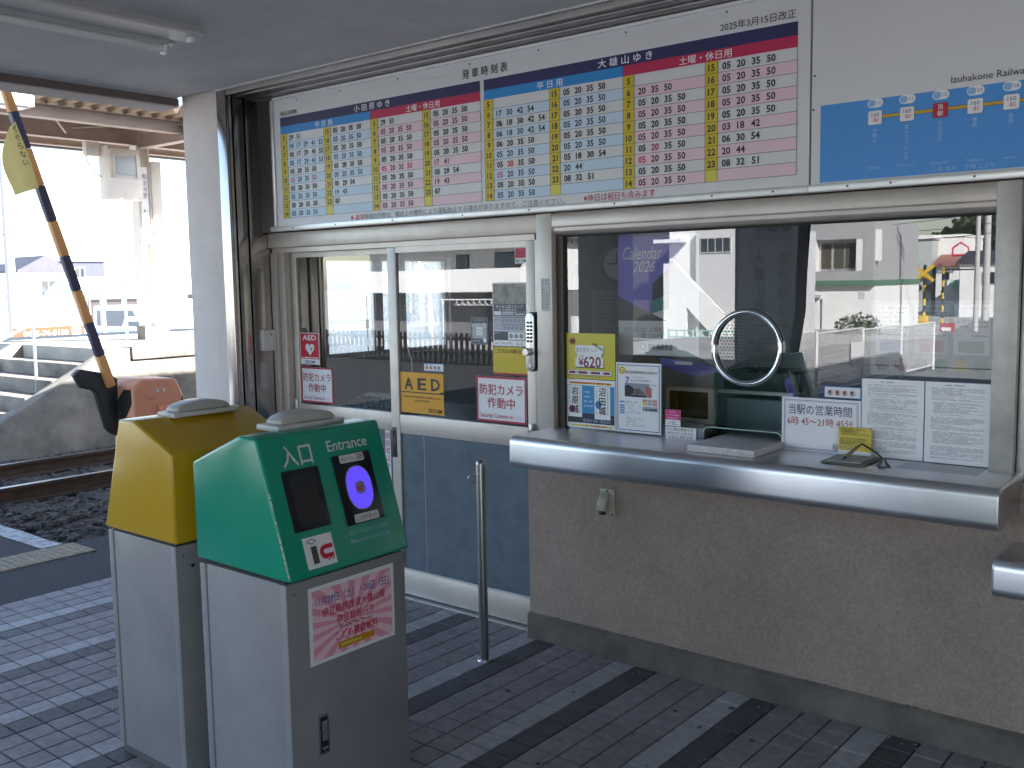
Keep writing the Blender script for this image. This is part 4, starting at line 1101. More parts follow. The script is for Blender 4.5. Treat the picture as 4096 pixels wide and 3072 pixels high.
box('top', -4.55, -0.5, 3.70, 4.40, 0.90, 0.93, mat('desk grey', (0.13, 0.14, 0.15), 0.5), dk, bev=0.004)
for x in (-4.5, -3.2, -1.9, -0.55): box('leg', x - 0.03, x + 0.03, 3.80, 4.36, 0.001, 0.8995, DARKIN, dk)
mo = thing('ticket_terminal', (-2.2, 4.0, 0.93), 'pale ticketing monitor with dark screen behind the window', 'monitor')
MON = mat('pale monitor shell', (0.75, 0.75, 0.72), 0.5)
box('shell', -2.33, -2.085, 3.97, 4.02, 1.0, 1.165, MON, mo, bev=0.012, seg=3)
box('screen', -2.305, -2.11, 3.967, 3.9695, 1.025, 1.145, mat('dark screen', (0.012, 0.014, 0.016), 0.12), mo)
box('foot', -2.28, -2.13, 3.98, 4.12, 0.931, 0.9995, MON, mo, bev=0.01)
lp = thing('ledger_board', (-1.98, 4.1, 0.93), 'teal metal equipment box behind the monitor', 'box')
box('case', -2.06, -1.70, 4.05, 4.3, 0.931, 1.12, mat('teal grey metal', (0.24, 0.31, 0.36), 0.45, 0.1), lp, bev=0.01)
box('rail', -2.10, -1.74, 4.04, 4.049, 1.14, 1.155, ALUW, lp); box('upper_case', -2.08, -1.72, 4.06, 4.3, 1.157, 1.24, mat('dark green case', (0.03, 0.06, 0.055), 0.4), lp, bev=0.006)
ck = thing('wall_clock', (-4.05, 6.2, 1.65), 'round pale office clock on the back partition', 'clock')
MB().lathe((-4.04, 6.20, 1.775), [(0, -0.012), (0.118, -0.012), (0.118, 0.02)], 40, 'y').build('face', mat('clock face', (0.62, 0.64, 0.62), 0.4), ck, smooth=True)
MB().lathe((-4.04, 6.20, 1.775), [(0.119, 0.03), (0.119, -0.02), (0.128, -0.026), (0.136, -0.02), (0.138, 0.03)], 40, 'y').build('rim', mat('clock rim', (0.35, 0.37, 0.37), 0.4), ck, smooth=True)
ch_ = MB(); ch_.box(-4.043, -4.037, 6.184, 6.186, 1.77, 1.855); ch_.build('minute_hand', BLACK, ck); MB().box(-4.10, -4.035, 6.181, 6.183, 1.772, 1.779).build('hour_hand', BLACK, ck)
pw = thing('office_partition', (-3.6, 6.24, 0), 'grey office partition carrying the clock', 'partition')
box('panel', -4.6, -2.6, 6.235, 6.30, 0.001, 2.3, OFW, pw)
for i, (x0, x1, z0, z1) in enumerate(((-4.30, -4.0, 1.18, 1.58), (-3.94, -3.72, 1.32, 1.60))):
    th, s = sheet_thing('office_notice', ('large grey office notice below the clock', 'smaller grey office notice right of the clock')[i], 'notice', x0, x1, z0, z1, 6.234, mat('dim paper', (0.35, 0.36, 0.36), 0.6)); s.lines(0.1, 0.1, 0.9, 0.9, 12, GRAYI, 0.35, 60 + i)
kb_ = thing('desk_phone', (-4.15, 3.85, 0.93), 'grey telephone console with rows of keys behind the left door', 'telephone')
mesh('body', [(-4.36, 3.72, 0.931), (-3.93, 3.72, 0.931), (-3.93, 4.0, 0.931), (-4.36, 4.0, 0.931), (-4.36, 3.72, 0.955), (-3.93, 3.72, 0.955), (-3.93, 4.0, 1.02), (-4.36, 4.0, 1.02)], BF, mat('phone grey', (0.33, 0.38, 0.42), 0.5), kb_, bev=0.006)
for i in range(9):
    for j in range(4):
        x = -4.33 + i * 0.041 + (0.02 if i > 3 else 0); y = 3.76 + j * 0.045; z = 0.955 + (y - 3.72) * 0.232
        box('key', x, x + 0.026, y, y + 0.026, z - 0.004, z + 0.011, mat('phone key', (0.14, 0.17, 0.20), 0.5), kb_)
mi = thing('desk_microphone', (-4.05, 4.15, 0.93), 'slim gooseneck microphone on the desk behind the left door', 'microphone')
MB().lathe((-4.15, 4.15, 0.931), [(0, 0), (0.05, 0), (0.05, 0.02), (0.0, 0.03)], 16).build('base', BLACKP, mi)
gn = MB(); gn.path([(-4.15, 4.15, 0.95), (-4.15, 4.15, 1.2), (-4.18, 4.14, 1.30), (-4.23, 4.12, 1.33), (-4.28, 4.10, 1.325)], 0.005, 8); gn.build('gooseneck', ALUW, mi, smooth=True)
tpole = thing('window_shade_pull', (-4.85, 4.47, 1.2), 'thin dark pull rod hanging before the office window', 'rod'); MB().tube((-4.93, 4.52, 1.2), (-4.93, 4.52, 1.58), 0.003, 8).build('rod', BLACKP, tpole); MB().tube((-4.93, 4.52, 1.36), (-4.93, 4.52, 1.42), 0.011, 10).build('grip', BLACKP, tpole)

# ================================================================== TICKET GATES
GREYC = mat('warm grey gate paint', (0.255, 0.25, 0.268), 0.42, var=0.05, vscale=4, rvar=0.07, grime=0.10, gscale=4)
GREEN = mat('green gate plastic', (0.004, 0.285, 0.18), 0.22, rvar=0.04, vscale=3, coat=0.15)
YELLOW = mat('yellow gate plastic', (0.56, 0.335, 0.006), 0.24, rvar=0.04, vscale=3, coat=0.15)
DOME = mat('grey lamp dome', (0.44, 0.44, 0.42), 0.3)
def gate(name, label, prof, ymin, ymax, cab, hoodm, domex):
    x0, x1 = cab
    g = thing(name, ((x0 + x1) / 2, (ymin + ymax) / 2, 0), label, 'ticket gate')
    hd = MB().prism(prof, 'y', ymin, ymax).build('hood', hoodm, g, bev=0.011, seg=4, ang=15)
    fixnorm(hd)
    box('hood_gap', x0 + 0.015, x1 - 0.015, ymin + 0.015, ymax - 0.015, 0.80, 0.825, BLACKG, g)
    # cabinet: body, two doors with thin joints
    box('cabinet', x0 + 0.032, x1 - 0.032, ymin + 0.006, ymax - 0.004, 0.03, 0.812, GREYC, g, bev=0.003)
    box('cabinet_joint', x0 + 0.026, x1 - 0.026, ymin + 0.009, ymax - 0.007, 0.035, 0.808, BLACKG, g)
    box('cabinet_door', x1 - 0.030, x1, ymin + 0.003, ymax - 0.001, 0.03, 0.812, GREYC, g, bev=0.004)
    box('cabinet_door', x0, x0 + 0.030, ymin + 0.003, ymax - 0.001, 0.03, 0.812, GREYC, g, bev=0.004)
    box('plinth', x0 + 0.01, x1 - 0.01, ymin + 0.012, ymax - 0.010, 0.0005, 0.0295, mat('dark plinth', (0.09, 0.09, 0.095), 0.6), g)
    for (sy, sz) in ((ymin + 0.03, 0.78), (ymin + 0.03, 0.07), (ymax - 0.03, 0.78), (ymax - 0.03, 0.07)):
        MB().lathe((x1 + 0.0003, sy, sz), [(0, 0.0018), (0.004, 0.0014), (0.0048, 0)], 10, 'x').build('screw', mat('dull screw', (0.25, 0.25, 0.26), 0.4, 0.8), g)
    # lamp dome
    yc = (ymin + ymax) / 2 + 0.02
    zt = max(p[1] for p in prof) - 0.004
    box('lamp_base', domex - 0.055, domex + 0.05, yc - 0.13, yc + 0.13, zt, zt + 0.016, mat('lamp base', (0.55, 0.55, 0.54), 0.35), g, bev=0.003)
    dm = MB(); n = 20; pts = []
    for i in range(n + 1):
        a = math.pi * i / n
        pts.append((yc - 0.105 * math.cos(a), zt + 0.0165 + 0.034 * math.sin(a) ** 0.85))
    dm.prism(pts, 'x', domex - 0.042, domex + 0.036)
    fixnorm(dm.build('lamp_dome', DOME, g, bev=0.008, seg=3, ang=40))
    return g
gg = gate('ticket_gate', 'green entrance ticket gate with card reader and pink poster', [(-2.643, 0.824), (-2.643, 1.126), (-2.400, 1.224), (-2.318, 1.222), (-2.190, 0.822)], 1.687, 2.158, (-2.634, -2.214), GREEN, -2.43)
ye = gate('ticket_gate', 'plain yellow exit ticket gate behind the green gate', [(-2.838, 0.820), (-2.838, 1.120), (-3.057, 1.213), (-3.150, 1.211), (-3.283, 0.820)], 1.737, 2.208, (-3.266, -2.846), YELLOW, -3.06)
MB().lathe((-2.845, 1.80, 0.74), [(0, 0.003), (0.006, 0.003), (0.006, 0)], 10, 'x').build('key_hole', BLACKP, ye)
# printed front of the green gate
ga = Vector((-2.318, 1.687, 1.222)); gb = Vector((-2.190, 1.687, 0.822))
gd = (gb - ga); gl_ = gd.length; gd.normalize()
GS = Sheet(gg, ga, 0.471, gl_, (0, 1, 0), -gd, lift=0.0010)
def gu(a): return (a + 0.003) / 0.471
def gv_(b): return b / gl_
PW = mat('pale grey lettering', (0.62, 0.66, 0.64), 0.5)
GS.T(gu(0.122), gv_(0.066), '入口', 0.155, PW, w=0.23, bold=0.012, lv=1)
GS.T(gu(0.317), gv_(0.056), 'Entrance', 0.085, PW, w=0.335, bold=0.008, lv=1)
GS.T(gu(0.325), gv_(0.327), 'ICカードをふれてください', 0.034, PALE, w=0.335, lv=1); GS.T(gu(0.323), gv_(0.351), 'Please touch your IC Card', 0.032, PALE, w=0.335, lv=1)
# display, reader: real plates on the sloped face
gn_ = Vector((0, 1, 0)).cross(-gd)
def plate(name, u0, v0, u1, v1, t, m, par, off=0.0, bev=0.0):
    def P(u, v, k): return ga + Vector((0, 1, 0)) * u + gd * v + gn_ * k
    vs = [P(u0, v1, off), P(u1, v1, off), P(u1, v0, off), P(u0, v0, off), P(u0, v1, off + t), P(u1, v1, off + t), P(u1, v0, off + t), P(u0, v0, off + t)]
    o = mesh(name, vs, BF, m, par, bev=bev); return fixnorm(o)
ds = plate('display_bezel', 0.055, 0.107, 0.189, 0.286, 0.004, mat('soft black bezel', (0.012, 0.013, 0.016), 0.35), gg, 0.0002, 0.001)
plate('display_screen', 0.075, 0.122, 0.170, 0.270, 0.0008, mat('dark display', (0.010, 0.012, 0.016), 0.12), ds, 0.0043)
rd = plate('reader_plate', 0.247, 0.090, 0.396, 0.305, 0.006, mat('gloss black reader', (0.010, 0.009, 0.014), 0.2), gg, 0.0002, 0.001)
RS = Sheet(gg, ga + gn_ * 0.0066, 0.471, gl_, (0, 1, 0), -gd, lift=0.0004)
VIO = emis('lit violet reader', '#5A45E8', 0.15)
n = 40; ov = []
def stadium(cu, cv, ru, rv, n=40):
    # rounded oblong, in metres along face
    out = []
    for i in range(n):
        a = 2 * math.pi * i / n
        c, s_ = math.cos(a), math.sin(a)
        out.append((gu(cu + ru * math.copysign(abs(c) ** 0.88, c)), gv_(cv + rv * math.copysign(abs(s_) ** 0.85, s_))))
    return out
RS.poly(stadium(0.3205, 0.198, 0.052, 0.0685), mat('reader rim grey', (0.30, 0.29, 0.36), 0.4), 1); RS.poly(stadium(0.3205, 0.198, 0.0485, 0.0655), VIO, 2)
RS.poly(stadium(0.3225, 0.198, 0.020, 0.020), mat('badge mauve', '#8D86B5', 0.4), 3)
RS.poly([(gu(a), gv_(b)) for a, b in ((0.311, 0.206), (0.311, 0.200), (0.316, 0.194), (0.332, 0.192), (0.332, 0.197), (0.320, 0.198), (0.320, 0.201), (0.332, 0.201), (0.332, 0.206))], REDI, 4)
RS.rrect(gu(0.268), gv_(0.092), gu(0.365), gv_(0.117), 0.012, PW, 1); RS.T(gu(0.283), gv_(0.1045), 'Pay', 0.026, BLACK, w=0.035, lv=2); RS.T(gu(0.312), gv_(0.1045), 'G Pay', 0.026, GRAYI, w=0.06, lv=2)
for r_ in range(3): RS.R(gu(0.336), gv_(0.0965 + r_ * 0.006), gu(0.361), gv_(0.0995 + r_ * 0.006), MAR, 2)
RS.rrect(gu(0.273), gv_(0.276), gu(0.370), gv_(0.301), 0.012, PW, 1); RS.T(gu(0.3215), gv_(0.2885), 'しっかりタッチ', 0.042, BLACK, w=0.18, lv=2, bold=0.006)
for (a, b) in ((0.300, 0.168), (0.306, 0.175), (0.346, 0.168), (0.340, 0.175), (0.300, 0.228), (0.306, 0.221), (0.346, 0.228), (0.340, 0.221)):
    RS.disc(gu(a), gv_(b), 0.004, mat('violet mark', '#4A3BC0', 0.4), 3, n=8)
ic = plate('card_badge', 0.074, 0.306, 0.180, 0.397, 0.0012, PAPER, gg, 0.0002)
IS = Sheet(gg, ga + gn_ * 0.0016, 0.471, gl_, (0, 1, 0), -gd, lift=0.0004)
IS.poly([(gu(a), gv_(b)) for a, b in ((0.081, 0.319), (0.100, 0.311), (0.119, 0.319), (0.100, 0.328))], BLACK, 1); IS.poly([(gu(a), gv_(b)) for a, b in ((0.086, 0.319), (0.100, 0.3135), (0.114, 0.319), (0.100, 0.3255))], PAPER, 2)
IS.R(gu(0.093), gv_(0.334), gu(0.114), gv_(0.385), mat('dark grey badge', '#4C4844', 0.5), 1)
icr = []
for i in range(13):
    a = RAD(90 + 180 * i / 12); icr.append((0.143 + 0.021 * math.cos(a), 0.358 - 0.021 * math.sin(a)))
inn = [(0.143 + 0.007 * math.cos(RAD(270 - 180 * i / 8)), 0.357 - 0.007 * math.sin(RAD(270 - 180 * i / 8))) for i in range(9)]
IS.poly([(gu(a), gv_(b)) for a, b in [(0.171, 0.337)] + icr[:1] + icr[1:] + [(0.171, 0.379), (0.171, 0.362)] + [(0.165, 0.364)] + inn + [(0.165, 0.350), (0.171, 0.350)]], REDI, 1)
for a in (0.148, 0.165): IS.disc(gu(a), gv_(0.381), 0.013, PAPER, 3); IS.disc(gu(a), gv_(0.381), 0.008, REDI, 4)
wr_ = MB(); rr = random.Random(4); t = 0.16
while t < 0.40:
    L_ = rr.uniform(0.004, 0.022)
    if rr.random() < 0.75 or t > 0.30:
        c0 = ga + gd * t; e_ = (gn_ + Vector((0, -1, 0))).normalized(); w0 = Vector((0, 1, 0)) * 0.0032 - gn_ * 0.0032
        sd_ = (Vector((0, 1, 0)) + gn_).normalized()
        tw_ = rr.uniform(0.0012, 0.0026)
        a0 = c0 + w0 + e_ * 0.0006
        q = sd_ * tw_
        wr_.quad(a0 - q, a0 + gd * L_ - q * 0.6, a0 + gd * L_ + q, a0 + q * 0.7)
    t += L_ + rr.uniform(0.0, 0.008)
fixnorm(wr_.build('edge_wear', mat('chipped pale edge', (0.55, 0.55, 0.5), 0.7), gg))
# event poster on the cabinet door
th = thing('event_poster', (-2.212, 1.935, 0.555), 'pink rayed free ride event poster on the green gate cabinet', 'poster')
box('sheet', -2.2137, -2.2125, 1.767, 2.104, 0.552, 0.784, PAPER, th)
s = Sheet(th, (-2.2125, 1.767, 0.784), 0.337, 0.232, (0, 1, 0), (0, 0, 1), lift=0.0006)
PKL = mat('pale pink print', '#F2C9D4', 0.5); PKD = mat('rose print', '#E59BB2', 0.5)
u0, v0, u1, v1 = 0.035, 0.05, 0.965, 0.95
s.R(u0, v0, u1, v1, PKL, 1)
cu, cv = 0.5, 0.55
def hit(a):
    c, s_ = math.cos(a), math.sin(a)
    t = min(((u1 - cu) / c if c > 0 else (u0 - cu) / c) if abs(c) > 1e-6 else 9, ((v1 - cv) / s_ if s_ > 0 else (v0 - cv) / s_) if abs(s_) > 1e-6 else 9)
    return (cu + c * t, cv + s_ * t)
for i in range(18):
    a = 2 * math.pi * i / 18 + 0.05; b = a + math.pi / 18
    p, q = hit(a), hit(b); pts = [(cu, cv), p]
    for cx_, cy_ in ((u0, v0), (u1, v0), (u1, v1), (u0, v1)):
        an = math.atan2(cy_ - cv, cx_ - cu) % (2 * math.pi)
        if a % (2 * math.pi) < an < b % (2 * math.pi): pts.append((cx_, cy_))
    s.poly(pts + [q], PKD, 2)
s.T(0.5, 0.20, '11月29日（土）・30日（日）', 0.12, mat('poster blue letters', '#4A6DA8', 0.5), w=0.86, lv=4, bold=0.01)
CRI = mat('poster crimson letters', '#C0143C', 0.5)
s.T(0.51, 0.36, '伊豆箱根鉄道大雄山線', 0.115, CRI, w=0.74, lv=4, bold=0.010); s.T(0.52, 0.51, '伊豆箱根バス', 0.115, CRI, w=0.44, lv=4, bold=0.010); s.lines(0.33, 0.59, 0.72, 0.64, 2, BLACK, 0.5, 5, 0.85, 4)
s.T(0.53, 0.72, 'こども運賃無料', 0.115, CRI, w=0.50, lv=4, bold=0.010)
s.rrect(0.31, 0.81, 0.74, 0.90, 0.02, mat('poster amber', '#C98A1E', 0.5), 3); s.lines(0.34, 0.835, 0.70, 0.875, 1, YELP, 0.9, 6, 0.9, 4)
rr = random.Random(9)
for i in range(26): s.disc(rr.uniform(0.06, 0.94), rr.uniform(0.08, 0.92), 0.010, rr.choice([YELI, PAPER, PKD, PKD]), 3, n=7)
# recessed latch on the cabinet door
la = box('latch_plate', -2.2138, -2.2115, 1.787, 1.825, 0.276, 0.396, mat('latch steel', (0.38, 0.38, 0.42), 0.35, 0.9), gg, bev=0.001)
box('latch_slot', -2.2114, -2.2108, 1.793, 1.819, 0.283, 0.390, BLACKG, la)
box('latch_lever', -2.2107, -2.2040, 1.7965, 1.8155, 0.318, 0.380, CHROME, la, bev=0.003); box('latch_button', -2.2107, -2.2060, 1.7965, 1.8155, 0.290, 0.300, CHROME, la, bev=0.002)

# ================================================================== CEILING LIGHT
fl = thing('fluorescent_light', (-3.74, 1.7, 2.66), 'unlit white fluorescent tube fixture on the hall ceiling', 'light fixture')
FXM = mat('fixture white', (0.55, 0.55, 0.55), 0.4)
pf = [(-3.70, 2.7395), (-3.92, 2.7395), (-3.955, 2.705), (-3.955, 2.694), (-3.885, 2.694), (-3.875, 2.705), (-3.83, 2.705), (-3.82, 2.694), (-3.67, 2.694), (-3.67, 2.705)]
fixnorm(MB().prism(pf, 'y', 0.9, 2.50).build('housing', FXM, fl))
MB().tube((-3.92, 0.95, 2.676), (-3.92, 2.46, 2.676), 0.0145, 16).build('tube', mat('lamp tube', (0.80, 0.80, 0.80), 0.25), fl, smooth=True)
box('socket', -3.943, -3.897, 2.462, 2.482, 2.656, 2.6935, WHITE, fl, bev=0.004); box('socket', -3.943, -3.897, 0.925, 0.948, 2.656, 2.6935, WHITE, fl, bev=0.004)
box('end_clip', -3.74, -3.70, 2.46, 2.48, 2.672, 2.6935, WHITE, fl, bev=0.003)
MB().tube((-3.945, 0.95, 2.6895), (-3.945, 2.46, 2.6895), 0.003, 6).build('edge_strip', mat('edge strip', (0.8, 0.78, 0.72), 0.3), fl)

# ================================================================== CROSSING BARRIER
cb = thing('crossing_barrier', (-6.75, 4.0, -0.1), 'orange barrier machine with a raised black and yellow striped arm', 'barrier')
ORM = mat('orange barrier paint', (0.72, 0.30, 0.18), 0.4, var=0.12, vscale=5)
XM = -6.80
# housing with chamfered top edges; black chevrons on the corner
prof = [(3.765, 0.42), (4.18, 0.42), (4.18, 0.84), (4.12, 0.985), (3.84, 1.0), (3.765, 0.945)]
fixnorm(MB().prism(prof, 'x', -6.90, -6.60).build('housing', ORM, cb, bev=0.02, seg=3, ang=20))
def flat(name, pts, m, d):
    n = len(pts)
    return fixnorm(mesh(name, [Vector(p) for p in pts] + [Vector(p) + Vector(d) for p in pts], [tuple(range(n)), tuple(range(n, 2 * n))] + [(i, (i + 1) % n, n + (i + 1) % n, n + i) for i in range(n)], m, cb))
flat('chevron', [(-6.885, 3.7645, 0.78), (-6.72, 3.7645, 0.925), (-6.625, 3.7645, 0.925), (-6.625, 3.7645, 0.82), (-6.72, 3.7645, 0.71), (-6.885, 3.7645, 0.56)], BLACKP, (0, -0.003, 0))
flat('chevron', [(-6.5995, 4.10, 0.70), (-6.5995, 4.165, 0.70), (-6.5995, 4.165, 0.85)], BLACKP, (0.003, 0, 0))
box('name_plate', -6.82, -6.69, 3.759, 3.7612, 0.668, 0.700, ALUW, cb)
NS = Sheet(cb, (-6.82, 3.759, 0.700), 0.13, 0.032); NS.T(0.5, 0.5, 'DAIDO', 0.6, BLACK, w=0.85)
box('hatch', -6.5995, -6.585, 3.86, 3.94, 0.85, 0.89, ORM, cb, bev=0.006)
box('lug', -6.5995, -6.545, 3.95, 4.03, 0.73, 0.80, ORM, cb, bev=0.01)
for y in (3.955, 4.005): MB().lathe((-6.5995, y, 0.905), [(0, 0.012), (0.011, 0.012), (0.012, 0)], 10, 'x').build('bolt', ALUW, cb)
box('pedestal', -6.86, -6.64, 3.80, 4.14, -0.12, 0.4195, ORM, cb, bev=0.01)
# arm bracket and arm in a plane parallel to the track
armd = (Vector((0, 3.075, 2.99)) - Vector((0, 3.70, 0.93))).normalized()
arn = Vector((0, -armd.z, armd.y))
def armP(t, w_, x): return Vector((x, 3.70, 0.93)) + armd * t + arn * w_
bk = MB(); bk.prism([(3.70, 0.60), (3.745, 0.58), (3.76, 1.0), (3.70, 1.04), (3.49, 1.09), (3.44, 1.055), (3.49, 0.955), (3.58, 0.93), (3.60, 0.90), (3.665, 0.64)], 'x', -6.86, -6.79)
fixnorm(bk.build('arm_bracket', BLACKP, cb, bev=0.008))
STY = mat('amber stripe', (0.72, 0.35, 0.12), 0.45); STK = mat('navy black stripe', (0.045, 0.042, 0.085), 0.45)
ts = [0.02, 0.26, 0.51, 0.75, 1.00, 1.245, 1.49, 1.74, 1.985, 2.23, 2.48, 2.73]
for i in range(len(ts) - 1):
    hw0 = 0.030 - 0.004 * i / 10
    vs = []
    for t in (ts[i], ts[i + 1] - 0.0005):
        for (a, b) in ((-hw0, -6.80), (hw0, -6.80), (hw0, -6.745), (-hw0, -6.745)): vs.append(armP(t, a, b))
    fixnorm(mesh('arm_section', vs, BF, STY if i % 2 == 0 else STK, cb, bev=0.008, seg=2))
# warning cloth hanging from the arm
flg = thing('warning_flag', (-6.74, 3.0, 2.1), 'yellow cloth tag with black writing hanging on the barrier arm', 'flag')
FLG = cloth_mat('faded yellow cloth', (0.72, 0.58, 0.25), 0.4)
pa = [(2.0, -0.03), (1.15, 0.0)]
A0 = armP(1.93, 0.028, -6.735); A1 = armP(1.48, 0.028, -6.735)
nu, nv_ = 8, 10; fvs = []
for j in range(nv_ + 1):
    t = j / nv_
    p0 = A0.lerp(A1, t)
    wdt = 0.03 + 0.15 * math.sin(min(1, t * 1.15) * math.pi * 0.62)
    for i in range(nu + 1):
        q = i / nu
        p = p0 + Vector((0.02 * math.sin(q * 5 + t * 3), -wdt * q, -0.05 * q * (1 - t) - 0.06 * q * t))
        fvs.append(p)
ffs = [(j * (nu + 1) + i, j * (nu + 1) + i + 1, (j + 1) * (nu + 1) + i + 1, (j + 1) * (nu + 1) + i) for j in range(nv_) for i in range(nu)]
off = len(fvs); back = [p + Vector((-0.003, 0, 0)) for p in fvs]
fixnorm(mesh('cloth', fvs, ffs, FLG, flg, smooth=True))
cen = fvs[6 * (nu + 1) + 5]
FSH = Sheet(flg, Vector((-6.713, cen.y - 0.02, cen.z + 0.30)), 0.11, 0.34, (0, 1, 0.0), (0, -0.26, 0.96))
FSH.T(0.2, 0.2, 'くぐらない', 0.13, BLACK, vert=True, bold=0.01, pitch=1.25)

# ================================================================== PLATFORM
pf_ = thing('platform', (-12.2, 9, -0.1), 'concrete platform with steps and side walls across the track', 'platform')
box('deck', -14.6, -10.42, 5.72, 40, -0.15, 0.985, CONCP, pf_)
box('coping', -10.62, -10.36, 5.93, 40, 0.855, 1.005, CONC, pf_, bev=0.012)
box('side_wall', -10.419, -10.39, 5.75, 40, -0.15, 0.854, mat('old dark concrete', (0.24, 0.21, 0.18), 0.95, var=0.5, vscale=4, bump=0.4, bscale=30), pf_)
for k in range(6):
    y1 = 5.719 - 0.30 * k; zt = 0.985 - 0.155 * (k + 1)
    box('step', -12.55, -10.62, y1 - 0.30, y1 - 0.0005, -0.15, zt, CONC, pf_, bev=0.012)
# sloping parapet beside the steps
MB().prism([(3.60, -0.15), (5.925, -0.15), (5.925, 0.99), (5.74, 1.0), (4.10, 0.115), (3.60, -0.06)], 'x', -10.60, -10.385).build('ramp_wall', CONC, pf_, bev=0.015)
MB().prism([(3.60, -0.15), (5.715, -0.15), (5.715, 1.02), (4.10, 0.12), (3.60, -0.06)], 'x', -12.78, -12.56).build('ramp_wall', CONC, pf_, bev=0.015)
# handrails of the steps
HRM = mat('galvanised rail', (0.62, 0.62, 0.62), 0.35, 0.6)
hr = thing('handrail', (-11.0, 5.6, 0.6), 'pale tubular handrail climbing the platform steps', 'handrail')
hp = MB(); hp.path([(-11, 4.55, 1.02), (-11, 5.14, 1.29), (-11, 5.25, 1.33), (-11, 6.25, 1.745), (-11, 6.32, 1.76)], 0.018, 10); hp.build('rail', HRM, hr, smooth=True)
for (y, z0, z1) in ((5.135, 0.53, 1.285), (6.24, 0.986, 1.735)):
    MB().tube((-11, y, z0), (-11, y, z1), 0.017, 10).build('post', HRM, hr, smooth=True)

# canopy over the platform
cp = thing('platform_canopy', (-12, 7, 1), 'cream steel platform canopy with corrugated deck roof', 'canopy')
CRM = mat('cream canopy steel', (0.40, 0.31, 0.26), 0.55, var=0.15, vscale=4)
def hbeam_y(name, x, y0, y1, z0, z1, w=0.12):
    m = MB(); m.box(x - w / 2, x + w / 2, y0, y1, z0, z0 + 0.012); m.box(x - w / 2, x + w / 2, y0, y1, z1 - 0.012, z1); m.box(x - 0.006, x + 0.006, y0, y1, z0 + 0.0121, z1 - 0.0121)
    return m.build(name, CRM, cp)
def hbeam_x(name, x0, x1, y, z0, z1, w=0.12):
    m = MB(); m.box(x0, x1, y - w / 2, y + w / 2, z0, z0 + 0.012); m.box(x0, x1, y - w / 2, y + w / 2, z1 - 0.012, z1); m.box(x0, x1, y - 0.006, y + 0.006, z0 + 0.0121, z1 - 0.0121)
    return m.build(name, CRM, cp)
hbeam_y('beam', -12.0, 2.0, 16, 3.49, 3.69)
hbeam_y('beam', -11.0, 2.0, 16, 3.535, 3.685)
hbeam_y('beam', -13.4, 2.0, 16, 3.60, 3.74, 0.1)
for y in (7.12, 12.0): hbeam_x('cross_beam', -11.94, -10.5, y, 3.45, 3.64)
for y in (7.12, 12.0):
    m = MB(); m.box(-12.08, -11.92, y - 0.09, y - 0.078, 0.987, 3.489); m.box(-12.08, -11.92, y + 0.078, y + 0.09, 0.987, 3.489); m.box(-12.008, -11.992, y - 0.0779, y + 0.0779, 0.987, 3.489)
    m.build('post', WPAINT, cp)
    box('post_base', -12.10, -11.90, y - 0.11, y + 0.11, 0.9855, 1.16, CONC, cp)
    box('post_cover', -12.06, -11.90, y + 0.095, y + 0.24, 0.987, 3.3, WPAINT, cp, bev=0.01)
dk_ = MB(); y = 2.0; prof = []
while y < 16:
    prof += [(y, 3.70), (y + 0.025, 3.70), (y + 0.095, 3.80), (y + 0.12, 3.80)]; y += 0.19
top = [(a, b + 0.006) for a, b in prof]
nP = len(prof)
vs = [(-10.55, a, b) for a, b in prof] + [(-13.75, a, b + 0.02) for a, b in prof]
dk_.add(vs, [(i, i + 1, nP + i + 1, nP + i) for i in range(nP - 1)])
dk_.build('roof_deck', mat('cream deck sheet', (0.42, 0.32, 0.22), 0.6, var=0.1), cp)
box('gutter', -13.86, -13.76, 2, 16, 3.62, 3.70, mat('brown gutter', (0.10, 0.085, 0.085), 0.6), cp)
br = MB(); br.tube((-10.9, 5.35, 3.70), (-11.6, 5.95, 3.50), 0.012, 6); br.build('brace', CRM, cp); br = MB(); br.tube((-11.95, 6.2, 3.62), (-11.0, 7.0, 3.66), 0.010, 6); br.build('brace', CRM, cp)
# lamp box and sign cabinet under the canopy
lb = thing('platform_lamp_box', (-10.6, 4.5, 3.5), 'white box lamp under the canopy at the far left', 'lamp')
box('case', -10.75, -10.45, 3.4, 5.05, 3.545, 3.665, WPAINT, lb, bev=0.01); box('diffuser', -10.70, -10.50, 3.45, 5.0, 3.535, 3.5445, WHITE, lb)
sc_ = thing('sign_cabinet', (-11.8, 6.7, 2.76), 'white sign cabinet with control panel hanging on the canopy post', 'cabinet')
box('case', -11.86, -11.70, 6.52, 6.97, 2.765, 3.03, WPAINT, sc_, bev=0.006)
box('upper_case', -11.86, -11.74, 6.60, 6.97, 3.0305, 3.40, WPAINT, sc_, bev=0.006); box('side_plate', -11.88, -11.69, 6.49, 6.519, 2.765, 3.42, WPAINT, sc_, bev=0.004)
box('panel', -11.7395, -11.73, 6.64, 6.90, 3.075, 3.31, mat('grey panel', (0.5, 0.52, 0.54), 0.4), sc_, bev=0.003); box('panel_frame', -11.7395, -11.72, 6.91, 6.925, 3.05, 3.34, WHITE, sc_)
jb = thing('junction_box', (-11.8, 6.4, 3.28), 'small cream junction box with cable beside the sign cabinet', 'box'); box('case', -11.9, -11.8, 6.30, 6.47, 3.29, 3.46, WPAINT, jb, bev=0.008)
cbm = MB(); cbm.path([(-11.85, 6.32, 3.29), (-11.84, 6.34, 3.18), (-11.83, 6.42, 3.08), (-11.82, 6.50, 3.04)], 0.006, 6); cbm.build('cable', GRAYI, jb)
vs_ = thing('station_name_sign', (-11.86, 7.09, 2.24), 'narrow white vertical station name sign on the canopy post', 'sign')
box('plate', -11.8795, -11.868, 7.045, 7.135, 2.24, 3.21, WHITE, vs_)
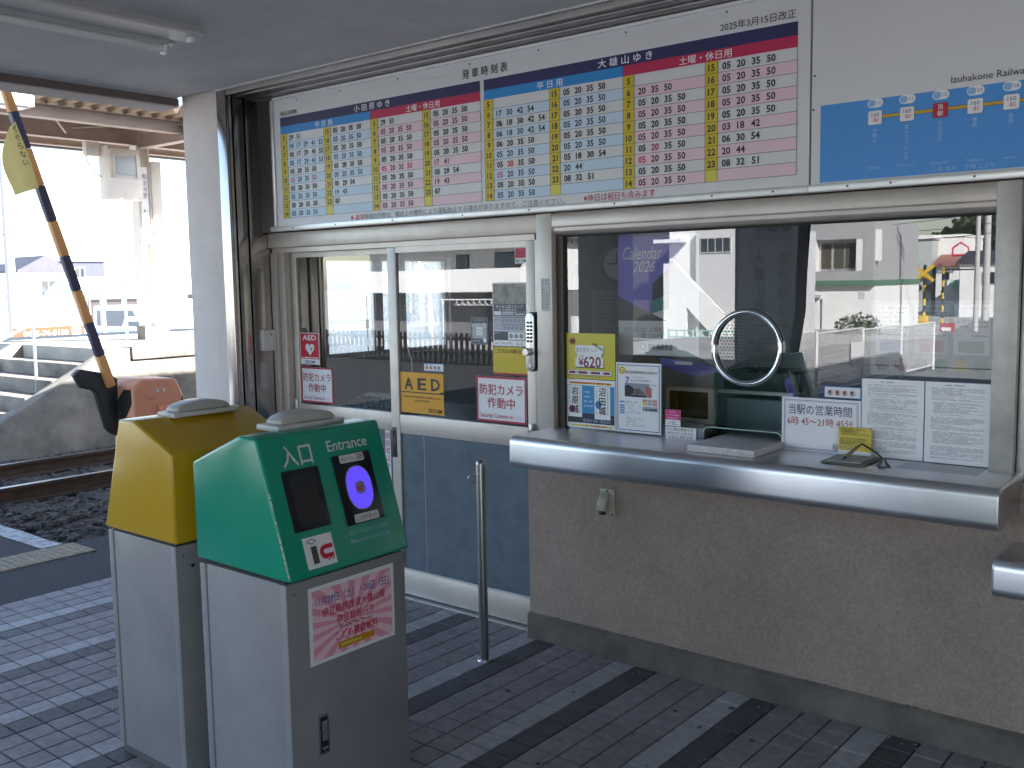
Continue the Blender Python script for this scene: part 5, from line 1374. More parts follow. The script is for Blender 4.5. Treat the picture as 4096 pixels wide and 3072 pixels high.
VS = Sheet(vs_, (-11.868, 7.045, 3.21), 0.09, 0.97, (0, 1, 0), (0, 0, 1)); VS.T(0.5, 0.12, '和田河原', 0.075, BLACK, vert=True); VS.T(0.5, 0.58, 'わだがはら', 0.062, BLACK, vert=True, pitch=1.3)

# ================================================================== TOWN BEYOND THE PLATFORM
PLAST = mat('white render wall', (0.78, 0.775, 0.77), 0.8, var=0.06, vscale=1)
GREYW = mat('slate siding', (0.045, 0.05, 0.085), 0.7, var=0.1, vscale=2)
TILE = mat('grey roof tile', (0.055, 0.052, 0.07), 0.6, var=0.2, vscale=3)
WIN = window_mat('dark window glass', (0.03, 0.04, 0.055))
CREAMW = mat('cream siding', (0.55, 0.50, 0.44), 0.8, var=0.08, vscale=1)
TANW = mat('tan siding', (0.50, 0.32, 0.20), 0.8, var=0.1, vscale=1)
GRBW = mat('grey render', (0.36, 0.36, 0.37), 0.85, var=0.06, vscale=1)
BROWNR = mat('brown roof', (0.15, 0.09, 0.07), 0.7, var=0.2, vscale=2)
def house(name, label, x0, x1, y0, y1, z0, z1, wm, roof='gable', rm=TILE, rh=1.2, ridge='x', wins=(), ov=0.4, cat='house'):
    h = thing(name, ((x0 + x1) / 2, (y0 + y1) / 2, z0), label, cat)
    box('wall', x0, x1, y0, y1, z0, z1, wm, h)
    if roof == 'gable':
        if ridge == 'x':
            ym = (y0 + y1) / 2; pr = [(y0 - ov, z1 + 0.005), (y1 + ov, z1 + 0.005), (y1 + ov, z1 + 0.12), (ym, z1 + rh), (y0 - ov, z1 + 0.12)]
            MB().prism(pr, 'x', x0 - ov, x1 + ov).build('roof', rm, h)
        else:
            xm = (x0 + x1) / 2; pr = [(x0 - ov, z1 + 0.005), (x1 + ov, z1 + 0.005), (x1 + ov, z1 + 0.12), (xm, z1 + rh), (x0 - ov, z1 + 0.12)]
            MB().prism(pr, 'y', y0 - ov, y1 + ov).build('roof', rm, h)
    else:
        box('roof', x0 - ov, x1 + ov, y0 - ov, y1 + ov, z1 + 0.003, z1 + rh, rm, h)
    for (face, a0, a1, c0, c1) in wins:          # face 'N' = +Y side, 'E' = +X side
        fr = 0.06
        if face == 'N':
            w_ = box('window', a0, a1, y1 + 0.002, y1 + 0.05, c0, c1, ALUW, h); box('pane', a0 + fr, (a0 + a1) / 2 - 0.02, y1 + 0.0505, y1 + 0.056, c0 + fr, c1 - fr, WIN, w_); box('pane', (a0 + a1) / 2 + 0.02, a1 - fr, y1 + 0.0505, y1 + 0.056, c0 + fr, c1 - fr, WIN, w_)
        else:
            w_ = box('window', x1 + 0.002, x1 + 0.05, a0, a1, c0, c1, ALUW, h); box('pane', x1 + 0.0505, x1 + 0.056, a0 + fr, (a0 + a1) / 2 - 0.02, c0 + fr, c1 - fr, WIN, w_); box('pane', x1 + 0.0505, x1 + 0.056, (a0 + a1) / 2 + 0.02, a1 - fr, c0 + fr, c1 - fr, WIN, w_)
    return h
house('grey_house', 'dark slate two storey house far beyond the platform steps', -82, -70, 35.0, 38.2, -1.5, 3.7, GREYW, 'flat', mat('pale parapet', (0.6, 0.6, 0.6), 0.7), 0.35, wins=(('E', 35.9, 36.7, 2.3, 3.3),), ov=0.15)
house('tiled_house', 'white house with grey tiled roof at the far left beyond the platform', -63, -60, 27.5, 30.2, -1.5, 2.75, PLAST, 'gable', TILE, 1.0, 'x', wins=(('E', 28.6, 29.6, 1.3, 2.3),), ov=0.35)
sh = house('shop_building', 'low white shop with a pale roof and dark glazed front beyond the parked cars', -50.5, -48, 25.0, 33.0, -1.5, 1.40, PLAST, 'gable', mat('pale green sheet roof', (0.45, 0.52, 0.50), 0.5), 0.9, 'y', ov=0.5, cat='shop')
sf = box('shopfront', -47.995, -47.96, 25.25, 27.9, -1.45, 1.15, mat('shop dark glass', (0.05, 0.045, 0.05), 0.2), sh)
for y in (25.25, 26.1, 27.0, 27.85): box('mullion', -47.9595, -47.92, y, y + 0.06, -1.45, 1.15, ALUW, sf)
box('shop_sign', -47.9595, -47.90, 30.9, 31.9, 0.75, 1.30, BLACKP, sh)
pc2 = thing('porch', (-46, 29.5, -1.4), 'white lean-to porch roof between the shop and the parked vans', 'porch')
MB().prism([(-48, 1.1), (-45.0, 0.55), (-45.0, 0.45), (-48, 1.0)], 'y', 28.6, 31.4).build('roof', PLAST, pc2)
for y in (28.8, 30.0, 31.2): box('post', -45.2, -45.1, y, y + 0.1, -1.4, 0.45, PLAST, pc2)
hw = house('low_white_wall_house', 'bright white low building left of the shop beyond the steps', -62, -55, 20.2, 24.3, -1.5, 1.55, PLAST, 'flat', PLAST, 0.2, ov=0.2, wins=(('E', 21.0, 22.4, 0.2, 1.0),))

# vehicles
TYRE = mat('tyre rubber', (0.02, 0.02, 0.02), 0.8); RIM = mat('wheel rim', (0.5, 0.5, 0.52), 0.35, 0.8)
CGL = window_mat('car glass', (0.10, 0.13, 0.15))
def car(name, label, cat, cx, cy, z0, L, W, Hh, col, kind, ang):
    """built along local +x (front), then turned by ang about its own base"""
    t = thing(name, (cx, cy, z0), label, cat)
    ca, sa = math.cos(ang), math.sin(ang)
    def X(p): return (cx + p[0] * ca - p[1] * sa, cy + p[0] * sa + p[1] * ca, z0 + p[2])
    def put(nm, mb, m, par=t, **k): return fixnorm(mesh(nm, [X(v) for v in mb.v], mb.f, m, par, **k))
    a = L / 2
    paint = mat('car paint ' + col, {'white': (0.75, 0.76, 0.78), 'pale blue': (0.16, 0.24, 0.36), 'silver': (0.5, 0.51, 0.53), 'red': (0.45, 0.04, 0.04)}[col], 0.25, coat=0.5)
    if kind == 'van':
        pr = [(-a, .30), (-a + .03, Hh * .55), (-a + .10, Hh * .97), (-a + .2, Hh), (a - .95, Hh), (a - .72, Hh * .96), (a - .25, Hh * .58), (a - .03, Hh * .48), (a, .34), (a - .08, .22), (-a + .05, .22)]
        gl = [(-a + .35, Hh * .58), (-a + .40, Hh * .90), (a - .98, Hh * .90), (a - .48, Hh * .58)]
    else:
        pr = [(-a, .35), (-a + .05, Hh * .62), (-a + .45, Hh * .70), (-a + 1.0, Hh * .98), (-a + 1.4, Hh), (a - 1.9, Hh * .98), (a - 1.15, Hh * .66), (a - .1, Hh * .52), (a, .36), (a - .08, .2), (-a + .05, .2)]
        gl = [(-a + .72, Hh * .70), (-a + 1.1, Hh * .93), (a - 1.92, Hh * .93), (a - 1.38, Hh * .68)]
    put('body', MB().prism(pr, 'y', -W / 2, W / 2), paint, bev=0.05, seg=2, ang=15)
    for s_ in (-1, 1):
        put('side_window', MB().prism(gl, 'y', s_ * (W / 2 + 0.001), s_ * (W / 2 + 0.006)), CGL)
    for (wx, wy) in ((-a + .75, 1), (-a + .75, -1), (a - .78, 1), (a - .78, -1)):
        y0 = wy * (W / 2 - 0.18); y1 = wy * (W / 2 + 0.012)
        w_ = put('wheel', MB().tube((wx, y0, .29), (wx, y1, .29), .29, 20), TYRE)
        put('rim', MB().tube((wx, y1 * 1.001, .29), (wx, y1 * 1.001 + wy * .008, .29), .18, 16), RIM, w_)
    # windscreen and rear glass
    if kind == 'van':
        put('windscreen', MB().add([(a - .68, -W * .42, Hh * .92), (a - .68, W * .42, Hh * .92), (a - .245, W * .44, Hh * .60), (a - .245, -W * .44, Hh * .60)], [(0, 1, 2, 3)]), CGL)
        put('rear_window', MB().add([(-a - .012, -W * .40, Hh * .585), (-a - .012, W * .40, Hh * .585), (-a + .052, W * .38, Hh * .90), (-a + .052, -W * .38, Hh * .90)], [(0, 1, 2, 3)]), CGL)
    else:
        put('windscreen', MB().add([(a - 1.84, -W * .40, Hh * .96), (a - 1.84, W * .40, Hh * .96), (a - 1.12, W * .43, Hh * .67), (a - 1.12, -W * .43, Hh * .67)], [(0, 1, 2, 3)]), CGL)
        put('rear_window', MB().add([(-a + .44, -W * .40, Hh * .72), (-a + .44, W * .40, Hh * .72), (-a + .96, W * .38, Hh * .965), (-a + .96, -W * .38, Hh * .965)], [(0, 1, 2, 3)]), CGL)
    for s_ in (-1, 1):
        put('headlight', MB().box(a - .10, a + .005, s_ * W * .36 - .12, s_ * W * .36 + .12, Hh * .36, Hh * .46), mat('lamp lens', (0.7, 0.72, 0.75), 0.1))
        put('tail_light', MB().box(-a - .004, -a + .06, s_ * W * .40 - .06, s_ * W * .40 + .06, Hh * .34, Hh * .52), mat('tail red', (0.35, 0.02, 0.02), 0.2))
    return t
car('parked_van', 'small white van seen from behind right of the canopy post', 'van', -37.6, 22.5, -1.41, 3.3, 1.48, 1.92, 'white', 'van', RAD(180))
car('parked_van', 'tall white van half hidden behind the canopy post', 'van', -43.6, 25.2, -1.41, 4.6, 1.75, 2.3, 'white', 'van', RAD(0))
car('parked_car', 'pale blue car parked beyond the platform left of the canopy post', 'car', -35.6, 19.75, -1.41, 3.9, 1.62, 1.62, 'pale blue', 'car', RAD(-22))
# orange banner on a fence
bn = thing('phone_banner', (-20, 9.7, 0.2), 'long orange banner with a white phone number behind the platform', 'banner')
box('cloth', -20.02, -20.0, 8.95, 10.40, 0.585, 0.915, mat('orange banner', (0.17, 0.042, 0.008), 0.6), bn)  # orange darkened in the colour itself to stand in for canopy shade
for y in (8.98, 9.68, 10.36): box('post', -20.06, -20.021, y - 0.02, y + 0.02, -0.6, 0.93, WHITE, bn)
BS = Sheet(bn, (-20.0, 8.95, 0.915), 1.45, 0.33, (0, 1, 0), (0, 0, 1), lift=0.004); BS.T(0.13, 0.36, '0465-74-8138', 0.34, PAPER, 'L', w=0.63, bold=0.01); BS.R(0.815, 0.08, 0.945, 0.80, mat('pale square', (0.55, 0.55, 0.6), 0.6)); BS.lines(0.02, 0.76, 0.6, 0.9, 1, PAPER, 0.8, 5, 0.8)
pk = thing('parking_sign', (-22, 11.2, 0.4), 'small white kerb sign right of the orange banner', 'sign'); box('plate', -22.02, -22.0, 11.05, 11.45, 0.62, 0.78, WHITE, pk); box('post', -22.05, -22.021, 11.23, 11.27, -0.8, 0.75, WHITE, pk)
po = thing('gate_post', (-24, 12.9, -1), 'cream post with black foot standing before the shop', 'post'); box('shaft', -24.06, -23.94, 12.95, 13.03, 0.55, 1.55, CREAMW, po); box('foot', -24.06, -23.94, 12.95, 13.03, -1.2, 0.549, BLACKP, po)
# utility poles and wires on the platform side
UPM = mat('pole concrete', (0.45, 0.44, 0.43), 0.85)
for (x, y, lab) in ((-30, 13.45, 'grey utility pole at the far left edge of the picture'), (-66, 38.5, 'distant utility pole behind the dark slate house')):
    up_ = thing('utility_pole', (x, y, -1.4), lab, 'utility pole'); MB().tube((x, y, -1.4), (x, y, 9.5), 0.15, 12, 0.10).build('shaft', UPM, up_, smooth=True)
    for z in (8.2, 8.9): box('crossarm', x - 0.04, x + 0.04, y - 0.9, y + 0.9, z, z + 0.09, UPM, up_)
    box('transformer', x + 0.16, x + 0.5, y - 0.2, y + 0.2, 6.6, 7.4, UPM, up_, bev=0.03)
wr = thing('overhead_wires', (-32, 20, 4), 'dark overhead wires strung beyond the platform', 'wires')
for (z0, z1) in ((3.3, 2.9), (8.9, 8.6), (8.3, 7.9)):
    m = MB(); m.path([(-30, 13.3 + 1.2 * t, z0 + (z1 - z0) * t / 10 - 0.3 * math.sin(math.pi * t / 10)) for t in range(0, 11)], 0.02, 5); m.build('wire', BLACKP, wr)

# ================================================================== FORECOURT AND STREET BEHIND THE CAMERA (mirrored in the glass)
nb = thing('banner_flag', (-3.5, -0.5, 0), 'tall grey vertical banner flag on a pole, mirrored in the ticket window', 'flag')
MB().tube((-3.825, -0.50, 0.05), (-3.825, -0.50, 2.45), 0.014, 10).build('pole', WHITE, nb, smooth=True)
MB().tube((-3.825, -0.50, 2.28), (-3.16, -0.50, 2.30), 0.008, 8).build('cross_pole', WHITE, nb)
MB().lathe((-3.825, -0.50, 0.0), [(0, 0.06), (0.05, 0.06), (0.19, 0.045), (0.20, 0.0)], 24).build('base', mat('grey base', (0.2, 0.2, 0.2), 0.6), nb, smooth=True)
NBM = cloth_mat('banner cloth', (0.55, 0.57, 0.60), 0.5)
NBD = mat('navy cloth edge', (0.02, 0.025, 0.07), 0.8)
fv_ = []; nu, nv_ = 12, 24
def rx(t):  # right edge of the cloth, falling away to the foot
    return -3.17 - 0.04 * math.sin(t * 3.0) - 0.17 * max(0, t - 0.55) ** 1.2 * 2.2
for j in range(nv_ + 1):
    t = j / nv_; z = 2.28 - t * 1.60
    for i in range(nu + 1):
        q = i / nu; x = -3.81 + q * (rx(t) + 3.81)
        fv_.append((x, -0.50 + 0.018 * math.sin(q * 5 + t * 4) * (0.3 + t), z))
fm = MB().add(fv_, [(j * (nu + 1) + i, (j + 1) * (nu + 1) + i, (j + 1) * (nu + 1) + i + 1, j * (nu + 1) + i + 1) for j in range(nv_) for i in range(nu - 2)])
fm.build('cloth', NBM, nb, smooth=True)
MB().add(fv_, [(j * (nu + 1) + i, (j + 1) * (nu + 1) + i, (j + 1) * (nu + 1) + i + 1, j * (nu + 1) + i + 1) for j in range(nv_) for i in range(nu - 2, nu)]).build('cloth_edge', NBD, nb, smooth=True)
NB = Sheet(nb, (-3.78, -0.475, 2.20), 0.56, 1.5, (1, 0, 0), (0, 0, 1), lift=0.0)
FAD = mat('faded lettering', (0.04, 0.045, 0.06), 0.8)
for (dx, ch, c) in ((0.28, '1', '#7A3A33'), (0.50, '0', '#4A4A78'), (0.72, '0', '#3C3C70')):
    NB.T(dx, 0.075, ch, 0.085, mat('faded print ' + c, c, 0.8), bold=0.03)
NB.T(0.5, 0.15, 'Izuhakone Railway', 0.016, FAD, w=0.5); NB.T(0.68, 0.26, 'ありがとう', 0.075, FAD, vert=True, pitch=1.22); NB.T(0.30, 0.26, '大雄山線', 0.075, FAD, vert=True, pitch=1.1); NB.T(0.45, 0.62, 'Keep clean', 0.03, FAD, w=0.55); NB.lines(0.1, 0.67, 0.8, 0.86, 8, FAD, 0.4, 4, 0.8)

# white wire mesh fence along the forecourt
MESHW = mat('white fence paint', (0.74, 0.74, 0.73), 0.5)
fz0 = -0.10
fys = [-5.0, -6.9, -8.8, -10.7, -12.6]
fx_ = -5.72
mfw = thing('mesh_fence', (fx_, -8.5, -0.15), 'white wire mesh fence beside the forecourt, mirrored in the ticket window', 'fence')
for y in fys: MB().tube((fx_, y, -0.16), (fx_, y, 0.90 - 0.018 * (-y - 5)), 0.024, 10).build('post', MESHW, mfw, smooth=True)
for k in range(4):
    ya, yb = fys[k + 1] + 0.026, fys[k] - 0.026
    zt = 0.86 - 0.018 * (-fys[k] - 5)
    pm = MB(); pm.tube((fx_, ya, zt), (fx_, yb, zt), 0.014, 8); pm.tube((fx_, ya, -0.06), (fx_, yb, -0.06), 0.014, 8)
    fp = pm.build('panel_frame', MESHW, mfw)
    wm = MB()
    n = int((yb - ya) / 0.045)
    for i in range(1, n): y = ya + i * (yb - ya) / n; wm.box(fx_ - 0.0025, fx_ + 0.0025, y - 0.0025, y + 0.0025, -0.05, zt - 0.012)
    for i in range(1, 10): z = -0.05 + i * (zt + 0.04) / 10; wm.box(fx_ + 0.0026, fx_ + 0.006, ya, yb, z - 0.002, z + 0.002)
    tag(wm.build('wire_mesh', MESHW, fp), kind='stuff')
fbw = thing('fence_board', (-5.69, -8.3, 0.25), 'small blank white board tied to the mesh fence', 'board'); box('plate', -5.688, -5.676, -8.75, -8.2, 0.22, 0.62, WHITE, fbw)
# dark picket fence further along
dpf = thing('picket_fence', (-15, -9, -0.2), 'black picket fence along the street, mirrored in the right door', 'fence')
for i in range(44):
    x = -19.5 + i * 0.16; box('picket', x, x + 0.05, -9.03, -8.97, -0.28, 0.56, BLACKP, dpf)
box('rail', -19.5, -12.4, -8.969, -8.94, 0.40, 0.46, BLACKP, dpf); box('rail', -19.5, -12.4, -8.969, -8.94, 0.10, 0.15, BLACKP, dpf)
PALEA = mat('pale worn asphalt', (0.17, 0.17, 0.172), 0.9, var=0.25, vscale=3, bump=0.3, bscale=80)
DARKA = mat('shade darkened asphalt', (0.026, 0.027, 0.03), 0.9, var=0.3, vscale=20, bump=0.3, bscale=90)  # asphalt colour darkened to carry the station building's shadow
tag(box('forecourt', -40.0, -8.5, -12.9, -1.65, -0.20, -0.142, DARKA), kind='structure')
tag(box('forecourt', -8.499, -1.95, -12.9, -5.61, -0.20, -0.142, PALEA), kind='structure')
tag(box('forecourt', -8.499, -5.32, -5.609, -1.65, -0.20, -0.142, ASPH), kind='structure')
# road sheet across
rd_ = MB(); N = 12
pts = []
for i in range(N + 1):
    y = -13 - i * 6.5
    x0, x1 = -9.5 - i * 1.1, -2.5 + i * 0.5
    pts += [(x0, y, ground_z(x0, y) + 0.03), (x1, y, ground_z(x1, y) + 0.03)]
rd_.add(pts, [(2 * i, 2 * i + 2, 2 * i + 3, 2 * i + 1) for i in range(N)])
tag(rd_.build('road', PALEA), kind='structure')

# grey corner building with white annex
gb_ = thing('corner_building', (-22.2, -54, -1.5), 'grey corner building with white annex and vertical sign, mirrored in the ticket window', 'building')
Yf = -50.0
box('upper_wall', -25.6, -23.84, -58, Yf, 1.45, 4.9, GRBW, gb_); box('upper_wall', -20.56, -19.93, -58, Yf, 1.45, 4.9, GRBW, gb_); box('upper_wall', -23.839, -20.561, -58, Yf, 3.83, 4.9, GRBW, gb_); box('upper_wall', -23.839, -20.561, -58, Yf, 1.45, 2.0, GRBW, gb_)
box('recess_back', -23.838, -20.562, -51.0, -50.6, 2.001, 3.829, mat('white reveal', (0.75, 0.75, 0.74), 0.8), gb_)
wn_ = box('window', -23.3, -21.0, -50.599, -50.52, 2.06, 3.70, ALUW, gb_)
for a in (-23.22, -22.44, -21.76): box('pane', a, a + 0.62, -50.519, -50.50, 2.14, 3.62, window_mat('warm dark glass', (0.09, 0.085, 0.07)), wn_)
for (a, b) in ((-23.838, -23.35), (-20.95, -20.562)): box('reveal', a, b, -50.598, -50.02, 2.001, 3.829, mat('white reveal', (0.75, 0.75, 0.74), 0.8), gb_)
box('annex_wall', -25.6, -19.83, -58, Yf + 0.02, -1.6, 1.16, PLAST, gb_); box('green_eave', -25.6, -19.76, -58, Yf + 0.35, 1.161, 1.449, mat('green eave', (0.10, 0.20, 0.14), 0.5), gb_)
box('awning', -25.6, -23.0, Yf + 0.021, Yf + 0.8, 0.45, 0.62, mat('grey green awning', (0.25, 0.32, 0.30), 0.6), gb_); box('door', -23.8, -23.0, Yf + 0.021, Yf + 0.06, -1.55, 0.15, WHITE, gb_); MB().tube((-22.9, Yf + 0.08, -1.5), (-22.9, Yf + 0.08, 0.4), 0.05, 8).build('downpipe', GRAYI, gb_)
box('vent', -20.73, -20.38, Yf + 0.021, Yf + 0.05, 0.39, 0.86, mat('vent grey', (0.55, 0.55, 0.55), 0.6), gb_)
box('sign_board', -20.15, -19.62, Yf - 0.45, Yf - 0.30, 2.55, 4.32, WHITE, gb_)
for z in (2.8, 4.0): box('sign_bracket', -20.3, -20.151, Yf - 0.42, Yf - 0.33, z, z + 0.06, GRAYI, gb_)
SGN = Sheet(gb_, (-20.15, Yf - 0.298, 4.32), 0.53, 1.77, (1, 0, 0), (0, 0, 1), lift=0.004); SGN.disc(0.5, 0.10, 0.07, TINTP, 1, ru=0.2)
SGN.T(0.5, 0.30, '第一生命', 0.15, BLUEI, vert=True, bold=0.01, pitch=1.15)

# white building with outside stair
wb = thing('stair_building', (-23.8, -40, -1.3), 'white building with an outside stair and air conditioner, mirrored in the ticket window', 'building')
Yf = -36.0
box('wall', -25.1, -23.36, -44, Yf, -1.5, 4.3, PLAST, wb); box('wall', -23.359, -20.9, -44, Yf + 0.5, -1.5, 4.05, mat('pale grey render', (0.55, 0.55, 0.56), 0.85), wb)
w_ = box('window', -23.12, -21.5, Yf + 0.501, Yf + 0.55, 2.88, 3.62, ALUW, wb)
for i in range(4): box('pane', -23.06 + i * 0.39, -22.73 + i * 0.39, Yf + 0.551, Yf + 0.56, 2.94, 3.56, WIN, w_)
box('door', -25.12, -24.68, Yf + 0.002, Yf + 0.04, -0.1, 1.47, mat('pale door', (0.62, 0.62, 0.61), 0.6), wb); box('panel_board', -24.59, -23.97, Yf + 0.002, Yf + 0.04, -0.15, 0.53, mat('pale door', (0.62, 0.62, 0.61), 0.6), wb)
box('canopy', -25.6, -24.1, Yf + 0.002, Yf + 0.7, 3.45, 3.62, PLAST, wb)
fixnorm(MB().prism([(-25.0, 2.45), (-25.0, -1.4), (-23.75, -1.4), (-23.75, 0.35), (-22.75, -0.62), (-22.0, -1.4), (-21.4, -1.4), (-21.5, -0.35), (-24.35, 2.45)], 'y', Yf + 0.60, Yf + 0.75).build('stair_side', PLAST, wb))
MB().tube((-24.55, Yf + 0.68, 2.62), (-21.75, Yf + 0.68, 0.0), 0.045, 8).build('stair_rail', WHITE, wb)
ac = thing('air_conditioner', (-24.4, -35.7, -0.75), 'white outdoor air conditioner by the white stair building', 'air conditioner'); box('case', -24.77, -24.10, -35.95, -35.6, -0.75, -0.18, WHITE, ac, bev=0.02); MB().lathe((-24.5, -35.6, -0.46), [(0.0, 0.004), (0.2, 0.004), (0.2, 0)], 20, 'y').build('fan_grille', GRAYI, ac); box('foot', -24.7, -24.2, -35.9, -35.65, -1.45, -0.751, GRAYI, ac)
gfn = thing('green_fence', (-22, -33, -1.2), 'pale green pipe fence before the white stair building', 'fence')
GFM = mat('mint fence paint', (0.30, 0.52, 0.44), 0.5)
for i in range(14): MB().tube((-23.4 + i * 0.42, -33, -1.5), (-23.4 + i * 0.42, -33, -0.62), 0.05, 8).build('post', GFM, gfn)
for z in (-0.66, -0.95): MB().tube((-23.4, -33, z), (-17.9, -33, z), 0.03, 8).build('rail', GFM, gfn)
wl2 = box('street_wall', -30, -8.0, -31.2, -31.0, -1.5, -1.0, mat('dark street wall', (0.10, 0.10, 0.095), 0.9, var=0.3)); tag(wl2, 'low dark street wall before the pale green fence', 'wall')
# tan house at the left of the ticket window reflection
house('tan_house', 'tan house with brown eaves, mirrored at the left edge of the ticket window', -49, -43.2, -62, -55, -1.6, 4.1, TANW, 'gable', BROWNR, 1.5, 'x', wins=(('N', -45.2, -43.9, 1.3, 2.2),), ov=0.5)
MB().prism([(-55.0, 2.2), (-53.6, 1.7), (-53.6, 1.85), (-55.0, 2.5)], 'x', -46, -43.0).build('porch_roof', BROWNR, bpy.data.objects['tan_house'])
for (x, w_, y, z, lab) in ((-8.95, 0.035, -5.0, 2.8, 'slim white post mirrored at the left edge of the ticket window'), (-10.75, 0.12, -8.0, 1.02, 'short white post near the mesh fence')):
    q = thing('white_post', (x, y, -0.2), lab, 'post'); box('shaft', x - w_, x + w_, y - w_, y + w_, -0.2, z, WHITE, q, bev=0.01); box('cap', x - w_ - 0.01, x + w_ + 0.01, y - w_ - 0.01, y + w_ + 0.01, z + 0.001, z + 0.03, GRAYI, q)

# white apartment house with balcony
bh = thing('balcony_house', (-35, -36, -1.4), 'white house with a long balcony and laundry, mirrored in the doors', 'house')
Yf = -32.0
box('upper_wall', -44, -31.4, -40, Yf - 1.4, 1.2, 3.75, PLAST, bh); box('balcony', -44, -31.4, Yf - 0.12, Yf, 1.20, 2.40, PLAST, bh); box('balcony_floor', -44, -31.4, Yf - 1.399, Yf - 0.121, 1.16, 1.30, PLAST, bh); box('balcony_end', -31.52, -31.4, Yf - 1.399, Yf - 0.121, 1.301, 2.40, PLAST, bh)
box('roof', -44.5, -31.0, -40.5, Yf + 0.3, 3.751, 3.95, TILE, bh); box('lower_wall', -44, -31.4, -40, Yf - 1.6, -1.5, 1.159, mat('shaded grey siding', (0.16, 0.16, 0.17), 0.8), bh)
for (a, b, c, d) in ((-36.95, -36.05, 2.45, 3.2), (-34.2, -32.5, 2.42, 3.25)):
    w_ = box('window', a, b, Yf - 1.399, Yf - 1.34, c, d, BLACKP, bh); box('pane', a + 0.07, (a + b) / 2 - 0.03, Yf - 1.339, Yf - 1.33, c + 0.07, d - 0.07, window_mat('sky window', (0.12, 0.17, 0.22)), w_); box('pane', (a + b) / 2 + 0.03, b - 0.07, Yf - 1.339, Yf - 1.33, c + 0.07, d - 0.07, window_mat('sky window', (0.12, 0.17, 0.22)), w_)
w_ = box('window', -35.05, -33.3, Yf - 1.599, Yf - 1.55, -1.2, 1.05, BLACKP, bh)
for a in (-34.98, -34.14): box('pane', a, a + 0.76, Yf - 1.549, Yf - 1.54, -1.1, 0.95, WIN, w_)
for x in (-38, -31.6): box('column', x, x + 0.15, Yf - 0.3, Yf - 0.15, -1.5, 1.159, PLAST, bh)
lr = thing('laundry_rail', (-34.2, -31.6, 0.7), 'white laundry rail with hangers under the balcony', 'laundry rail')
MB().tube((-36.5, -31.6, 0.80), (-32.6, -31.6, 0.80), 0.03, 8).build('rail', WHITE, lr)
for i in range(7):
    x = -35.4 + i * 0.4; m = MB(); m.path([(x, -31.6, 0.77), (x, -31.6, 0.66), (x - 0.18, -31.6, 0.52), (x + 0.18, -31.6, 0.52), (x, -31.6, 0.66)], 0.022, 6); m.build('hanger', WHITE, lr)
for x in (-36.4, -32.7): MB().tube((x, -31.6, -1.4), (x, -31.6, 0.8), 0.03, 8).build('stand', WHITE, lr)
house('brown_house', 'dark brown house beside the balcony house, mirrored at the right door edge', -36, -29.2, -52, -46, -1.6, 2.9, mat('brown siding', (0.12, 0.09, 0.08), 0.8), 'gable', BROWNR, 1.4, 'y', wins=(('N', -31.5, -30.0, 0.8, 2.0),), ov=0.4)

# level crossing warning post down the street
xc = thing('crossing_signal', (-20.0, -60, -1.6), 'black and yellow level crossing signal post mirrored at the right of the window', 'signal')
XY = mat('signal yellow', (0.65, 0.42, 0.04), 0.5)
for i in range(9): MB().tube((-20.08, -60, -1.6 + i * 0.44), (-20.08, -60, -1.6 + i * 0.44 + 0.4395), 0.10, 10).build('post_band', XY if i % 2 else BLACKP, xc)
for sgn_ in (-1, 1):
    c = Vector((-20.1, -59.86 + 0.02 * sgn_, 1.80)); d = Vector((0.62, 0, 0.50 * sgn_)); nn = Vector((-d.z, 0, d.x)).normalized() * 0.11
    vs = []
    for k in (0, 0.016):
        for p in (c - d - nn, c + d - nn, c + d + nn, c - d + nn): vs.append(p + Vector((0, k, 0)))
    fixnorm(mesh('cross_board', vs, BF, XY, xc))
for (dx, z) in ((-0.35, 0.85), (0.35, 0.85)): MB().lathe((-20.08 + dx, -59.8, z), [(0, 0.02), (0.22, 0.02), (0.24, 0.0), (0.24, -0.1)], 18, 'y').build('warning_lamp', BLACKP, xc)
box('bell_box', -20.35, -19.8, -60.2, -59.7, -1.65, -0.95, XY, xc, bev=0.02)
x2 = thing('crossing_gate_post', (-19.5, -62, -1.6), 'striped second post right of the crossing signal', 'signal')
for i in range(9): MB().tube((-19.5, -62, -1.6 + i * 0.42), (-19.5, -62, -1.6 + i * 0.42 + 0.4195), 0.08, 10).build('post_band', XY if i % 2 == 0 else BLACKP, x2)
MB().tube((-19.5, -62, 2.0), (-17.6, -62, 2.0), 0.05, 8).build('arm', BLACKP, x2)
car('street_car', 'silver car waiting by the level crossing, mirrored in the window', 'car', -23.3, -64, -1.95, 4.0, 1.66, 1.5, 'silver', 'car', RAD(20))
rb = thing('red_notice_board', (-14.45, -45, -1.4), 'red roadside board with a white panel, mirrored right of the crossing signal', 'board')
box('board', -14.8, -14.1, -45.06, -45.0, -1.15, -0.74, mat('board red', (0.40, 0.04, 0.06), 0.5), rb); box('panel', -14.72, -14.28, -44.999, -44.98, -1.12, -0.95, WHITE, rb)
for x in (-14.75, -14.2): box('leg', x, x + 0.05, -45.05, -45.01, -1.5, -1.151, GRAYI, rb)
house('dark_house', 'dark timber house left of the white stair building, mirrored in the window', -32.0, -25.3, -48, -38, -1.5, 4.4, mat('dark timber', (0.07, 0.062, 0.055), 0.85, var=0.2, vscale=2), 'gable', TILE, 1.2, 'x', ov=0.3)
